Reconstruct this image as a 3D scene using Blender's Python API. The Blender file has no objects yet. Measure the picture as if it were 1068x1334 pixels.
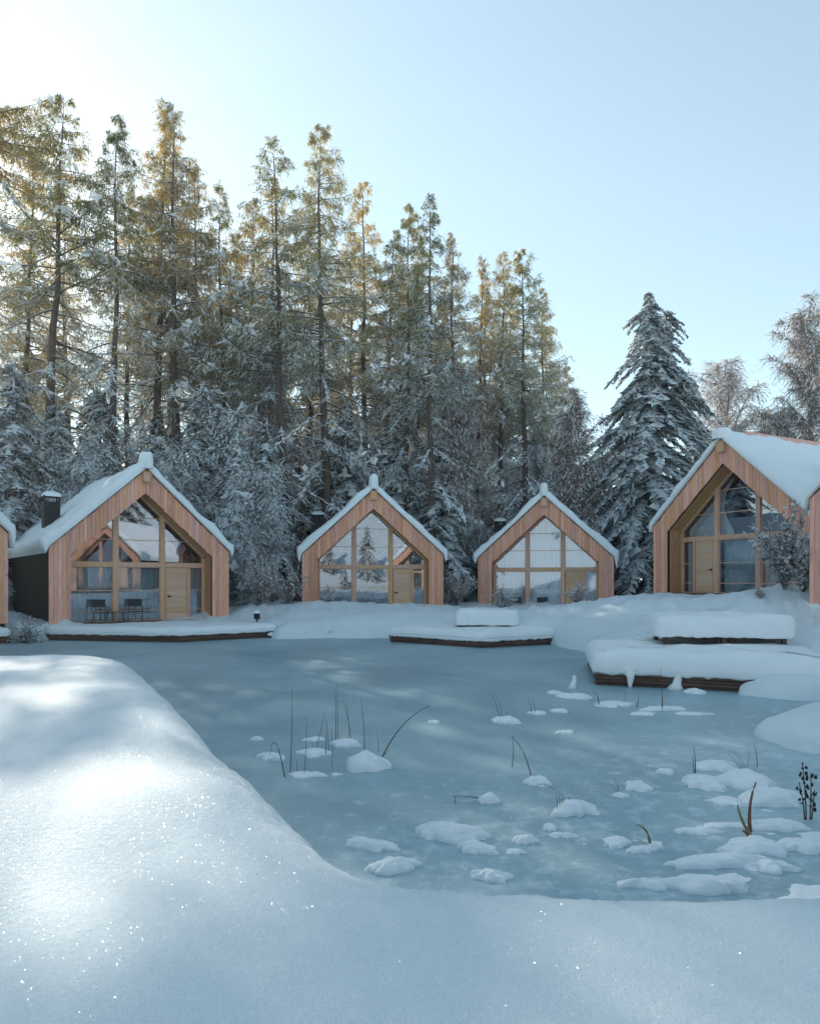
import bpy, math, random
import numpy as np
from mathutils import Vector

R = math.radians
SC = bpy.context.scene
COL = SC.collection
rng = np.random.default_rng(7)
random.seed(7)

# ------------------------------------------------------------------ camera, sky, sun, exposure
EYE = 2.2
F_PX, CX, HOR = 894.0, 534.0, 755.0
cam_d = bpy.data.cameras.new('camera')
cam = bpy.data.objects.new('camera', cam_d)
COL.objects.link(cam)
cam.location = (0, 0, EYE)
cam.rotation_euler = (R(90), 0, 0)
cam_d.sensor_fit = 'HORIZONTAL'
cam_d.sensor_width = 24.0
cam_d.lens = F_PX / 1068 * 24.0
cam_d.shift_y = (HOR - 667) / 1068
cam_d.clip_end = 2000
cam_d.clip_start = 0.05
cam_d.dof.use_dof = True
cam_d.dof.focus_distance = 22
cam_d.dof.aperture_fstop = 3.6
SC.camera = cam

SUN_AZ, SUN_EL = -33.0, 27.0          # degrees from +Y (negative = left), above horizon
sd = Vector((math.sin(R(SUN_AZ)) * math.cos(R(SUN_EL)), math.cos(R(SUN_AZ)) * math.cos(R(SUN_EL)), math.sin(R(SUN_EL))))
w = bpy.data.worlds.new('World')
SC.world = w
w.use_nodes = True
nt = w.node_tree
nt.nodes.clear()
sky = nt.nodes.new('ShaderNodeTexSky')
sky.sky_type = 'NISHITA'
sky.sun_disc = False
sky.sun_elevation = R(SUN_EL)
sky.sun_rotation = R(SUN_AZ)
sky.altitude = 1200
sky.air_density = 1.0
sky.dust_density = 0.3
sky.ozone_density = 2.0
tint = nt.nodes.new('ShaderNodeMixRGB')
tint.blend_type = 'MULTIPLY'
tint.inputs[0].default_value = 1
tint.inputs[2].default_value = (.115, .115, .098, 1)
bg = nt.nodes.new('ShaderNodeBackground')
bg.inputs[1].default_value = 0.15
wo = nt.nodes.new('ShaderNodeOutputWorld')
nt.links.new(sky.outputs[0], tint.inputs[1])
# thin bright winter air: the sky's range from sunward to far side is narrow
gam = nt.nodes.new('ShaderNodeGamma')
gam.inputs[1].default_value = 0.76
gain = nt.nodes.new('ShaderNodeMixRGB')
gain.blend_type = 'MULTIPLY'
gain.inputs[0].default_value = 1
gain.inputs[2].default_value = (5.45, 5.3, 4.85, 1)
nt.links.new(tint.outputs[0], gam.inputs[0])
nt.links.new(gam.outputs[0], gain.inputs[1])
nt.links.new(gain.outputs[0], bg.inputs[0])
nt.links.new(bg.outputs[0], wo.inputs[0])

sun_d = bpy.data.lights.new('sun', 'SUN')
sun_d.energy = 2.4
sun_d.angle = R(0.53)
sun_d.color = (1.0, 0.9, 0.76)
sun = bpy.data.objects.new('sun', sun_d)
COL.objects.link(sun)
sun.location = sd * 100
sun.rotation_euler = sd.to_track_quat('Z', 'Y').to_euler()

SC.view_settings.view_transform = 'Standard'
SC.view_settings.look = 'None'
SC.view_settings.exposure = 1.47
SC.view_settings.gamma = 1
SC.view_settings.use_curve_mapping = False
SC.render.engine = 'CYCLES'
SC.cycles.use_denoising = True
SC.cycles.max_bounces = 12
SC.cycles.diffuse_bounces = 9
SC.cycles.glossy_bounces = 4
SC.cycles.transparent_max_bounces = 12
SC.cycles.transmission_bounces = 6
SC.cycles.caustics_reflective = False
SC.cycles.caustics_refractive = False


# ------------------------------------------------------------------ helpers
def px(x, y, z=0.0):
    """Point of the place at height z that the photograph shows at (x, y)."""
    Y = F_PX * (EYE - z) / (y - HOR)
    return np.array([(x - CX) * Y / F_PX, Y, z])


def mesh_np(name, V, F4=None, F3=None, smooth=False, mats=None, midx=None):
    me = bpy.data.meshes.new(name)
    V = np.asarray(V, np.float32).reshape(-1, 3)
    loops, starts, tot = [], [], []
    n = 0
    for F, k in ((F4, 4), (F3, 3)):
        if F is not None and len(F):
            F = np.asarray(F, np.int32)
            loops.append(F.ravel())
            starts.append(n + np.arange(len(F)) * k)
            n += len(F) * k
    loops = np.concatenate(loops)
    starts = np.concatenate(starts)
    me.vertices.add(len(V))
    me.vertices.foreach_set('co', V.ravel())
    me.loops.add(len(loops))
    me.loops.foreach_set('vertex_index', loops)
    me.polygons.add(len(starts))
    me.polygons.foreach_set('loop_start', starts.astype(np.int32))
    if smooth:
        me.polygons.foreach_set('use_smooth', np.ones(len(starts), bool))
    for m in (mats or []):
        me.materials.append(m)
    if midx is not None:
        me.polygons.foreach_set('material_index', np.asarray(midx, np.int32))
    me.update(calc_edges=True)
    me.validate()
    return me


class MB:
    """Collects shapes, then links them as one mesh object."""
    def __init__(s):
        s.v, s.f = [], []

    def poly(s, pts, faces):
        o = len(s.v)
        s.v += [tuple(p) for p in pts]
        s.f += [tuple(i + o for i in f) for f in faces]

    def box(s, x0, x1, y0, y1, z0, z1):
        s.hexa([(x0, y0, z0), (x1, y0, z0), (x1, y1, z0), (x0, y1, z0), (x0, y0, z1), (x1, y0, z1), (x1, y1, z1), (x0, y1, z1)])

    def hexa(s, p):
        s.poly(p, [(3, 2, 1, 0), (4, 5, 6, 7), (0, 1, 5, 4), (1, 2, 6, 5), (2, 3, 7, 6), (3, 0, 4, 7)])

    def prism(s, poly, y0, y1):
        """polygon in x,z extruded from y0 to y1"""
        n = len(poly)
        pts = [(x, y0, z) for x, z in poly] + [(x, y1, z) for x, z in poly]
        fs = [tuple(range(n)), tuple(range(2 * n - 1, n - 1, -1))]
        fs += [(i, n + i, n + (i + 1) % n, (i + 1) % n) for i in range(n)]
        s.poly(pts, fs)

    def zprism(s, poly, z0, z1):
        n = len(poly)
        pts = [(x, y, z0) for x, y in poly] + [(x, y, z1) for x, y in poly]
        fs = [tuple(range(n - 1, -1, -1)), tuple(range(n, 2 * n))]
        fs += [(i, (i + 1) % n, n + (i + 1) % n, n + i) for i in range(n)]
        s.poly(pts, fs)

    def tube(s, pts, rad, k=6):
        pts = [Vector(p) for p in pts]
        if not hasattr(rad, '__len__'):
            rad = [rad] * len(pts)
        o = len(s.v)
        for i, p in enumerate(pts):
            d = (pts[min(i + 1, len(pts) - 1)] - pts[max(i - 1, 0)]).normalized()
            a = d.orthogonal().normalized() if abs(d.z) < .9 else d.cross(Vector((0, 1, 0))).normalized()
            b = d.cross(a)
            for j in range(k):
                t = 2 * math.pi * j / k
                q = p + (a * math.cos(t) + b * math.sin(t)) * rad[i]
                s.v.append(tuple(q))
        for i in range(len(pts) - 1):
            for j in range(k):
                s.f.append((o + i * k + j, o + i * k + (j + 1) % k, o + (i + 1) * k + (j + 1) % k, o + (i + 1) * k + j))
        s.f.append(tuple(o + j for j in range(k - 1, -1, -1)))
        s.f.append(tuple(o + (len(pts) - 1) * k + j for j in range(k)))

    def mesh(s, name, m, smooth=False):
        me = bpy.data.meshes.new(name)
        me.from_pydata(s.v, [], s.f)
        me.materials.append(m)
        if smooth:
            me.polygons.foreach_set('use_smooth', np.ones(len(me.polygons), bool))
        me.update()
        return me

    def build(s, name, m, parent=None, smooth=False):
        return link(name, s.mesh(name, m, smooth), parent)


def link(name, me, parent=None):
    o = bpy.data.objects.new(name, me)
    COL.objects.link(o)
    if parent is not None:
        o.parent = parent
    return o


def tag(o, label=None, cat=None, group=None, kind=None):
    for k, v in (('label', label), ('category', cat), ('group', group), ('kind', kind)):
        if v:
            o[k] = v
    return o


def empty(name, loc=(0, 0, 0), rz=0.0):
    o = bpy.data.objects.new(name, None)
    COL.objects.link(o)
    o.location = loc
    o.rotation_euler = (0, 0, rz)
    o.empty_display_size = .2
    return o


def copy_tree(o, parent=None):
    c = o.copy()
    COL.objects.link(c)
    if parent is not None:
        c.parent = parent
    for ch in list(KIDS.get(o.name, [])):
        copy_tree(ch, c)
    return c


KIDS = {}


def index_kids(root):
    KIDS.clear()
    for o in COL.objects:
        if o.parent is not None:
            KIDS.setdefault(o.parent.name, []).append(o)


def hash2(ix, iy, s):
    h = (ix.astype(np.int64) * 374761393 + iy.astype(np.int64) * 668265263 + s * 1442695041) & 0x7fffffff
    h = ((h ^ (h >> 13)) * 1274126177) & 0x7fffffff
    h = h ^ (h >> 16)
    return (h & 0xffff) / 65535.0


def vnoise(x, y, s=0):
    x = np.asarray(x, float); y = np.asarray(y, float)
    ix, iy = np.floor(x), np.floor(y)
    fx, fy = x - ix, y - iy
    fx = fx * fx * fx * (fx * (fx * 6 - 15) + 10)
    fy = fy * fy * fy * (fy * (fy * 6 - 15) + 10)
    a, b = hash2(ix, iy, s), hash2(ix + 1, iy, s)
    c, d = hash2(ix, iy + 1, s), hash2(ix + 1, iy + 1, s)
    return (a * (1 - fx) + b * fx) * (1 - fy) + (c * (1 - fx) + d * fx) * fy


def fbm(x, y, s=0, o=4):
    t, a, n = 0, 1.0, 0
    for i in range(o):
        t = t + a * (vnoise(x * 2 ** i + 17.3 * i, y * 2 ** i + 5.1 * i, s + i) - .5)
        n += a
        a *= .5
    return t / n * 2


def grid_faces(nu, nv, wrap=False):
    i = np.arange(nu - 1)[:, None] * nv
    if wrap:
        j = np.arange(nv)[None, :]
        j2 = (j + 1) % nv
    else:
        j = np.arange(nv - 1)[None, :]
        j2 = j + 1
    return np.stack([i + j, i + j2, i + nv + j2, i + nv + j], -1).reshape(-1, 4)


# ------------------------------------------------------------------ materials
def mat(name):
    m = bpy.data.materials.new(name)
    m.use_nodes = True
    n = m.node_tree
    b = n.nodes['Principled BSDF']
    return m, n, b


def node(n, typ, **kw):
    q = n.nodes.new(typ)
    for k, v in kw.items():
        if k.startswith('i_'):
            q.inputs[int(k[2:])].default_value = v
        else:
            setattr(q, k, v)
    return q


def ramp(n, fac, stops):
    r = n.nodes.new('ShaderNodeValToRGB')
    e = r.color_ramp.elements
    while len(e) < len(stops):
        e.new(0.5)
    for q, (p, c) in zip(e, stops):
        q.position = p
        q.color = (*c, 1)
    n.links.new(fac, r.inputs[0])
    return r.outputs[0]


def noise(n, scale, detail=3, rough=.5, vec=None, dist=0.0):
    q = n.nodes.new('ShaderNodeTexNoise')
    q.inputs['Scale'].default_value = scale
    q.inputs['Detail'].default_value = detail
    q.inputs['Roughness'].default_value = rough
    q.inputs['Distortion'].default_value = dist
    if vec is not None:
        n.links.new(vec, q.inputs['Vector'])
    return q.outputs['Fac']


def coords(n, kind='Object', scale=None):
    tc = n.nodes.new('ShaderNodeTexCoord')
    out = tc.outputs[kind]
    if scale is not None:
        mp = n.nodes.new('ShaderNodeMapping')
        mp.inputs['Scale'].default_value = scale
        n.links.new(out, mp.inputs[0])
        out = mp.outputs[0]
    return out


def bump(n, b, fac, strength, dist, prev=None):
    q = n.nodes.new('ShaderNodeBump')
    q.inputs['Strength'].default_value = strength
    q.inputs['Distance'].default_value = dist
    n.links.new(fac, q.inputs['Height'])
    if prev is not None:
        n.links.new(prev, q.inputs['Normal'])
    if b is not None:
        n.links.new(q.outputs[0], b.inputs['Normal'])
    return q.outputs[0]


def mathn(n, op, a, b_=None, clamp=False):
    q = n.nodes.new('ShaderNodeMath')
    q.operation = op
    q.use_clamp = clamp
    for i, v in enumerate((a, b_)):
        if v is None:
            continue
        if isinstance(v, (int, float)):
            q.inputs[i].default_value = v
        else:
            n.links.new(v, q.inputs[i])
    return q.outputs[0]


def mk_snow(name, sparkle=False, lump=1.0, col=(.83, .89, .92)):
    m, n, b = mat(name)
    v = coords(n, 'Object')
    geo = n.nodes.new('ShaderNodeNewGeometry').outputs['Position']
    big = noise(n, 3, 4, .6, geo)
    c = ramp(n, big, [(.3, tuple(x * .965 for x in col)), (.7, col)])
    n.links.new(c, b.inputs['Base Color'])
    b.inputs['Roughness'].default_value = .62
    b.inputs['Specular IOR Level'].default_value = .3
    f = noise(n, 28, 5, .65, geo)
    f2 = noise(n, 130, 3, .7, geo)
    p = bump(n, None, f, .3 * lump, .05)
    p = bump(n, None, f2, .6, .012, p)
    n.links.new(p, b.inputs['Normal'])
    if sparkle:
        # ice crystals lying every way: small facets with a normal of their own
        vo = n.nodes.new('ShaderNodeTexVoronoi')
        vo.inputs['Scale'].default_value = 210
        n.links.new(geo, vo.inputs['Vector'])
        sub = node(n, 'ShaderNodeVectorMath', operation='SUBTRACT')
        sub.inputs[1].default_value = (.5, .5, .5)
        n.links.new(vo.outputs['Color'], sub.inputs[0])
        sc = node(n, 'ShaderNodeVectorMath', operation='MULTIPLY')
        sc.inputs[1].default_value = (1.9, 1.9, 1.9)
        n.links.new(sub.outputs[0], sc.inputs[0])
        ad = node(n, 'ShaderNodeVectorMath', operation='ADD')
        gn = n.nodes.new('ShaderNodeNewGeometry')
        n.links.new(sc.outputs[0], ad.inputs[0])
        n.links.new(gn.outputs['Normal'], ad.inputs[1])
        nm = node(n, 'ShaderNodeVectorMath', operation='NORMALIZE')
        n.links.new(ad.outputs[0], nm.inputs[0])
        gl = n.nodes.new('ShaderNodeBsdfGlossy')
        gl.inputs['Roughness'].default_value = .2
        gl.inputs['Color'].default_value = (.95, .97, 1, 1)
        n.links.new(nm.outputs[0], gl.inputs['Normal'])
        mask = ramp(n, vo.outputs['Distance'], [(.22, (1, 1, 1)), (.3, (0, 0, 0))])
        mx = n.nodes.new('ShaderNodeMixShader')
        k = mathn(n, 'MULTIPLY', mask, .5)
        n.links.new(k, mx.inputs[0])
        n.links.new(b.outputs[0], mx.inputs[1])
        n.links.new(gl.outputs[0], mx.inputs[2])
        n.links.new(mx.outputs[0], n.nodes['Material Output'].inputs['Surface'])
    return m


def mk_wood(name, stops, grain=(14, 14, 1.3), rough=.65, vary=.35, knots=True, hue=.02):
    m, n, b = mat(name)
    oi = n.nodes.new('ShaderNodeObjectInfo')
    tc = n.nodes.new('ShaderNodeTexCoord')
    off = node(n, 'ShaderNodeVectorMath', operation='ADD')
    mul = node(n, 'ShaderNodeVectorMath', operation='SCALE')
    comb = n.nodes.new('ShaderNodeCombineXYZ')
    for i in range(3):
        n.links.new(oi.outputs['Random'], comb.inputs[i])
    n.links.new(comb.outputs[0], mul.inputs[0])
    mul.inputs['Scale'].default_value = 37.0
    n.links.new(tc.outputs['Object'], off.inputs[0])
    n.links.new(mul.outputs[0], off.inputs[1])
    mp = n.nodes.new('ShaderNodeMapping')
    mp.inputs['Scale'].default_value = grain
    n.links.new(off.outputs[0], mp.inputs[0])
    g = noise(n, 1.0, 6, .65, mp.outputs[0], .6)
    c = ramp(n, g, stops)
    hs = n.nodes.new('ShaderNodeHueSaturation')
    val = mathn(n, 'ADD', mathn(n, 'MULTIPLY', oi.outputs['Random'], vary), 1 - vary / 2)
    n.links.new(val, hs.inputs['Value'])
    r2 = mathn(n, 'FRACT', mathn(n, 'MULTIPLY', oi.outputs['Random'], 57.31))
    n.links.new(mathn(n, 'ADD', mathn(n, 'MULTIPLY', r2, hue * 2), .5 - hue), hs.inputs['Hue'])
    n.links.new(mathn(n, 'ADD', mathn(n, 'MULTIPLY', r2, .3), .85), hs.inputs['Saturation'])
    n.links.new(c, hs.inputs['Color'])
    out = hs.outputs[0]
    if knots:
        vo = n.nodes.new('ShaderNodeTexVoronoi')
        vo.inputs['Scale'].default_value = 2.1
        n.links.new(off.outputs[0], vo.inputs['Vector'])
        km = ramp(n, vo.outputs['Distance'], [(.04, (1, 1, 1)), (.085, (0, 0, 0))])
        mx = node(n, 'ShaderNodeMixRGB')
        mx.inputs[2].default_value = (.09, .035, .015, 1)
        n.links.new(mathn(n, 'MULTIPLY', km, .8), mx.inputs[0])
        n.links.new(out, mx.inputs[1])
        out = mx.outputs[0]
    n.links.new(out, b.inputs['Base Color'])
    b.inputs['Roughness'].default_value = rough
    b.inputs['Specular IOR Level'].default_value = .25
    bump(n, b, g, .25, .01)
    return m


def mk_plain(name, col, rough=.6, metal=0, scale=20, var=.25):
    m, n, b = mat(name)
    f = noise(n, scale, 4, .6, coords(n, 'Object'))
    c = ramp(n, f, [(.3, tuple(x * (1 - var) for x in col)), (.7, tuple(x * (1 + var) for x in col))])
    n.links.new(c, b.inputs['Base Color'])
    b.inputs['Roughness'].default_value = rough
    b.inputs['Metallic'].default_value = metal
    bump(n, b, f, .15, .01)
    return m


def mk_leaf(name, stops, trans=.5, nscale=.45, vary=.25, frost=False):
    """foliage: colour by clumps in the crown, light comes through"""
    m, n, b = mat(name)
    oi = n.nodes.new('ShaderNodeObjectInfo')
    geo = n.nodes.new('ShaderNodeNewGeometry')
    f = noise(n, nscale, 4, .7, geo.outputs['Position'])
    fine = n.nodes.new('ShaderNodeTexWhiteNoise')
    n.links.new(geo.outputs['Random Per Island'], fine.inputs['Vector'])
    f = mathn(n, 'ADD', f, mathn(n, 'MULTIPLY', mathn(n, 'SUBTRACT', geo.outputs['Random Per Island'], .5), .35))
    f = mathn(n, 'ADD', f, mathn(n, 'MULTIPLY', mathn(n, 'SUBTRACT', oi.outputs['Random'], .5), vary))
    c = ramp(n, f, stops)
    if frost:      # the wind has kept the tops clear; snow clings to the twigs lower down
        sp = n.nodes.new('ShaderNodeSeparateXYZ')
        n.links.new(geo.outputs['Position'], sp.inputs[0])
        lowk = mathn(n, 'MULTIPLY', mathn(n, 'SUBTRACT', 19.0, sp.outputs[2]), .055)
        fz = mathn(n, 'ADD', lowk, mathn(n, 'MULTIPLY', mathn(n, 'SUBTRACT', geo.outputs['Random Per Island'], .75), 1.3))
        fz = ramp(n, fz, [(.1, (0, 0, 0)), (.45, (.85, .85, .85))])
        mf = node(n, 'ShaderNodeMixRGB')
        mf.inputs[2].default_value = (.74, .77, .79, 1)
        n.links.new(fz, mf.inputs[0])
        n.links.new(c, mf.inputs[1])
        c = mf.outputs[0]
    df = n.nodes.new('ShaderNodeBsdfDiffuse')
    tr = n.nodes.new('ShaderNodeBsdfTranslucent')
    mx = n.nodes.new('ShaderNodeMixShader')
    mx.inputs[0].default_value = trans
    n.links.new(c, df.inputs[0])
    n.links.new(c, tr.inputs[0])
    n.links.new(df.outputs[0], mx.inputs[1])
    n.links.new(tr.outputs[0], mx.inputs[2])
    n.links.new(mx.outputs[0], n.nodes['Material Output'].inputs['Surface'])
    n.nodes.remove(b)
    return m


def mk_bark(name, dark, light, snow=.45):
    m, n, b = mat(name)
    v = coords(n, 'Object', (6, 6, 1.2))
    f = noise(n, 2.0, 5, .7, v)
    c = ramp(n, f, [(.3, dark), (.7, light)])
    geo = n.nodes.new('ShaderNodeNewGeometry')
    sep = n.nodes.new('ShaderNodeSeparateXYZ')
    n.links.new(geo.outputs['Normal'], sep.inputs[0])
    f2 = noise(n, 1.3, 4, .6, geo.outputs['Position'])
    k = mathn(n, 'ADD', sep.outputs[2], mathn(n, 'MULTIPLY', mathn(n, 'SUBTRACT', f2, .5), 1.2))
    s = ramp(n, k, [(snow - .05, (0, 0, 0)), (snow + .12, (1, 1, 1))])
    mx = node(n, 'ShaderNodeMixRGB')
    mx.inputs[2].default_value = (.82, .85, .88, 1)
    n.links.new(s, mx.inputs[0])
    n.links.new(c, mx.inputs[1])
    n.links.new(mx.outputs[0], b.inputs['Base Color'])
    b.inputs['Roughness'].default_value = .85
    b.inputs['Specular IOR Level'].default_value = .1
    bump(n, b, f, .6, .03)
    return m


def mk_tree_snow(name):
    m, n, b = mat(name)
    geo = n.nodes.new('ShaderNodeNewGeometry')
    c = ramp(n, geo.outputs['Random Per Island'], [(0, (.74, .78, .81)), (1, (.88, .91, .93))])
    df = n.nodes.new('ShaderNodeBsdfDiffuse')
    tr = n.nodes.new('ShaderNodeBsdfTranslucent')
    mx = n.nodes.new('ShaderNodeMixShader')
    mx.inputs[0].default_value = .35
    n.links.new(c, df.inputs[0])
    n.links.new(c, tr.inputs[0])
    n.links.new(df.outputs[0], mx.inputs[1])
    n.links.new(tr.outputs[0], mx.inputs[2])
    n.links.new(mx.outputs[0], n.nodes['Material Output'].inputs['Surface'])
    n.nodes.remove(b)
    return m


def mk_glass():
    m, n, b = mat('window_glass')
    n.nodes.remove(b)
    gl = n.nodes.new('ShaderNodeBsdfGlossy')
    gl.inputs['Roughness'].default_value = .012
    gl.inputs['Color'].default_value = (.78, .86, 1, 1)
    tr = n.nodes.new('ShaderNodeBsdfTransparent')
    tr.inputs[0].default_value = (.97, .99, 1, 1)
    fr = n.nodes.new('ShaderNodeFresnel')
    fr.inputs[0].default_value = 3.3
    # float glass is never quite flat
    f = noise(n, .9, 2, .5, coords(n, 'Object'))
    nb = bump(n, None, f, .02, .05)
    n.links.new(nb, gl.inputs['Normal'])
    mx = n.nodes.new('ShaderNodeMixShader')
    gb = n.nodes.new('ShaderNodeNewGeometry')
    n.links.new(mathn(n, 'MULTIPLY', fr.outputs[0], mathn(n, 'SUBTRACT', 1.0, gb.outputs['Backfacing'])), mx.inputs[0])
    n.links.new(tr.outputs[0], mx.inputs[1])
    n.links.new(gl.outputs[0], mx.inputs[2])
    n.links.new(mx.outputs[0], n.nodes['Material Output'].inputs['Surface'])
    return m


def mk_ice():
    m, n, b = mat('frozen_pond_ice')
    geo = n.nodes.new('ShaderNodeNewGeometry').outputs['Position']
    f1 = noise(n, .35, 5, .6, geo, .4)
    f2 = noise(n, 6.0, 5, .7, geo)
    f3 = noise(n, 60.0, 3, .7, geo)
    k = mathn(n, 'ADD', mathn(n, 'MULTIPLY', f1, .55), mathn(n, 'MULTIPLY', f2, .25))
    k = mathn(n, 'ADD', k, mathn(n, 'MULTIPLY', f3, .2))
    c = ramp(n, k, [(.34, (.19, .30, .35)), (.52, (.30, .44, .49)), (.62, (.39, .53, .575)), (.7, (.58, .7, .73))])
    # hoar frost and frozen slush, thicker in the shallows towards the near right shore
    f4 = noise(n, 4.5, 8, .72, geo, .2)
    sp = n.nodes.new('ShaderNodeSeparateXYZ')
    n.links.new(geo, sp.inputs[0])
    near = mathn(n, 'MULTIPLY', mathn(n, 'SUBTRACT', 9.5, sp.outputs[1]), .045)
    near = mathn(n, 'ADD', near, mathn(n, 'MULTIPLY', mathn(n, 'SUBTRACT', sp.outputs[0], .5), .035))
    near = mathn(n, 'MINIMUM', mathn(n, 'MAXIMUM', near, -.06), .15)
    fm = ramp(n, mathn(n, 'ADD', f4, near), [(.64, (0, 0, 0)), (.74, (.35, .35, .35)), (.86, (.8, .8, .8))])
    mxf = node(n, 'ShaderNodeMixRGB')
    mxf.inputs[2].default_value = (.62, .73, .77, 1)
    n.links.new(fm, mxf.inputs[0])
    n.links.new(c, mxf.inputs[1])
    n.links.new(mxf.outputs[0], b.inputs['Base Color'])
    b.inputs['Roughness'].default_value = .42
    b.inputs['Specular IOR Level'].default_value = .45
    p = bump(n, None, f2, .2, .03)
    p = bump(n, None, f3, .4, .006, p)
    n.links.new(p, b.inputs['Normal'])
    return m


def mk_cloth(name, col):
    m, n, b = mat(name)
    df = n.nodes.new('ShaderNodeBsdfDiffuse')
    tr = n.nodes.new('ShaderNodeBsdfTranslucent')
    f = noise(n, 120, 2, .5, coords(n, 'Object'))
    c = ramp(n, f, [(.3, tuple(x * .9 for x in col)), (.7, col)])
    mx = n.nodes.new('ShaderNodeMixShader')
    mx.inputs[0].default_value = .25
    n.links.new(c, df.inputs[0])
    n.links.new(c, tr.inputs[0])
    n.links.new(df.outputs[0], mx.inputs[1])
    n.links.new(tr.outputs[0], mx.inputs[2])
    n.links.new(mx.outputs[0], n.nodes['Material Output'].inputs['Surface'])
    n.nodes.remove(b)
    return m


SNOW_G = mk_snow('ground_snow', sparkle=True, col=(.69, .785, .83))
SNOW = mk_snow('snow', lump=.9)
ICE = mk_ice()
PLANK = mk_wood('larch_cladding', [(.25, (.55, .26, .175)), (.5, (.76, .38, .265)), (.75, (.83, .5, .38))], vary=.3, hue=.012)
FRAME = mk_wood('larch_window_frame', [(.25, (.54, .31, .2)), (.6, (.7, .44, .31)), (.8, (.76, .52, .39))], vary=.14, knots=False)
DOORW = mk_wood('oak_door_board', [(.25, (.56, .35, .23)), (.6, (.68, .46, .32)), (.8, (.74, .53, .38))], grain=(1.2, 14, 14), hue=.006, vary=.12, knots=False)
SOFFIT = mk_wood('golden_soffit_board', [(.25, (.46, .24, .10)), (.6, (.62, .35, .17)), (.8, (.68, .43, .24))], vary=.25)
DARKW = mk_wood('charred_black_board', [(.3, (.004, .0045, .005)), (.7, (.011, .011, .011))], vary=.4, knots=False)
DARKW.node_tree.nodes['Principled BSDF'].inputs['Specular IOR Level'].default_value = .05
DECKW = mk_wood('weathered_deck_board', [(.3, (.06, .038, .03)), (.7, (.17, .105, .08))], grain=(1.5, 1.5, 12), vary=.4, knots=False)
METAL = mk_plain('dark_chimney_metal', (.009, .01, .012), .7, .0)
BLACK = mk_plain('black_handle_metal', (.012, .012, .012), .4, .6)
GLASS = mk_glass()
INNER = mk_plain('interior_panelling', (.12, .085, .055), .7)
CURT = mk_cloth('grey_curtain_cloth', (.46, .54, .57))
BLUEC = mk_cloth('blue_grey_curtain', (.58, .70, .76))
SHEER = mk_cloth('pale_sheer_curtain', (.82, .86, .88))
CANVAS = mk_plain('charcoal_chair_canvas', (.03, .033, .04), .8)
CHAIRW = mk_plain('grey_chair_frame', (.14, .12, .11), .6)
BARK = mk_bark('larch_bark', (.055, .04, .032), (.15, .115, .095))
BARK2 = mk_bark('birch_bark', (.13, .11, .10), (.42, .39, .37), .35)
TWIG = mk_bark('frosted_twig', (.10, .08, .075), (.3, .26, .25), .25)
TSNOW = mk_tree_snow('snow_on_branches')
L_GOLD = mk_leaf('golden_larch_needles', [(.3, (.22, .16, .045)), (.5, (.46, .32, .08)), (.7, (.62, .45, .15))], .65, frost=True)
L_GREEN = mk_leaf('green_larch_needles', [(.3, (.11, .12, .045)), (.5, (.25, .23, .07)), (.72, (.46, .35, .11))], .65, frost=True)
L_DARK = mk_leaf('dark_spruce_needles', [(.3, (.012, .022, .017)), (.55, (.026, .042, .028)), (.75, (.06, .075, .042))], .2)
L_GREY = mk_leaf('furred_grey_twigs', [(.3, (.07, .08, .078)), (.55, (.22, .24, .235)), (.75, (.5, .53, .54))], .3, .8)
L_SPRUCE = mk_leaf('grey_green_spruce_needles', [(.28, (.035, .05, .043)), (.5, (.12, .145, .135)), (.72, (.40, .44, .45))], .25, .7)
L_FROST = mk_leaf('frosted_brown_twigs', [(.3, (.16, .10, .085)), (.55, (.38, .30, .27)), (.72, (.72, .7, .7))], .3, 1.2)
REED = mk_plain('dry_reed', (.10, .065, .045), .7)
REEDG = mk_plain('olive_reed_leaf', (.19, .16, .06), .6)
REEDR = mk_plain('rust_reed_leaf', (.16, .06, .03), .6)
SEED = mk_plain('black_seed_head', (.015, .012, .012), .8)

# ------------------------------------------------------------------ ground and ice
bank_px = [(-420, 866, .92), (-150, 860, .92), (0, 858, .92), (100, 856, .92), (150, 858, .92), (185, 863, .9), (212, 882, .9), (245, 910, .9), (300, 965, .88), (350, 1020, .86),
           (400, 1075, .83), (440, 1112, .8), (480, 1138, .77), (530, 1156, .74), (600, 1167, .7), (700, 1171, .68), (800, 1172, .66),
           (900, 1168, .66), (1000, 1163, .66), (1068, 1160, .66), (1250, 1155, .66)]
bank = np.array([px(x, y, z * .86)[:2] for x, y, z in bank_px])
_t = np.gradient(bank, axis=0)
_t /= np.linalg.norm(_t, axis=1)[:, None]
_k = np.clip((7 - bank[:, 1]) / 3, .2, 1)[:, None]
bank = bank + np.column_stack([-_t[:, 1], _t[:, 0]]) * .26 * _k
far = [(-24, 24.5), (-14, 24.4), (-13, 25.0), (-8, 25.6), (-5.2, 26.2), (-4.9, 25.4), (-3, 25.6), (-.9, 25.6), (2.2, 24.0), (4.8, 23.4), (5.4, 20.6), (5.1, 17.5), (6.0, 15.5),
       (8.2, 14.2), (6.9, 13.6), (6.2, 13.1), (6.9, 12.5), (8.3, 12.1), (7.2, 11.6), (6.0, 10.8), (4.85, 9.75), (4.9, 8.9), (5.6, 8.0), (5.2, 6.6), (4.4, 5.6), (3.9, 4.6)]
pond = np.array(far + [tuple(p) for p in bank[::-1]] + [(-24, 13)])


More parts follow.
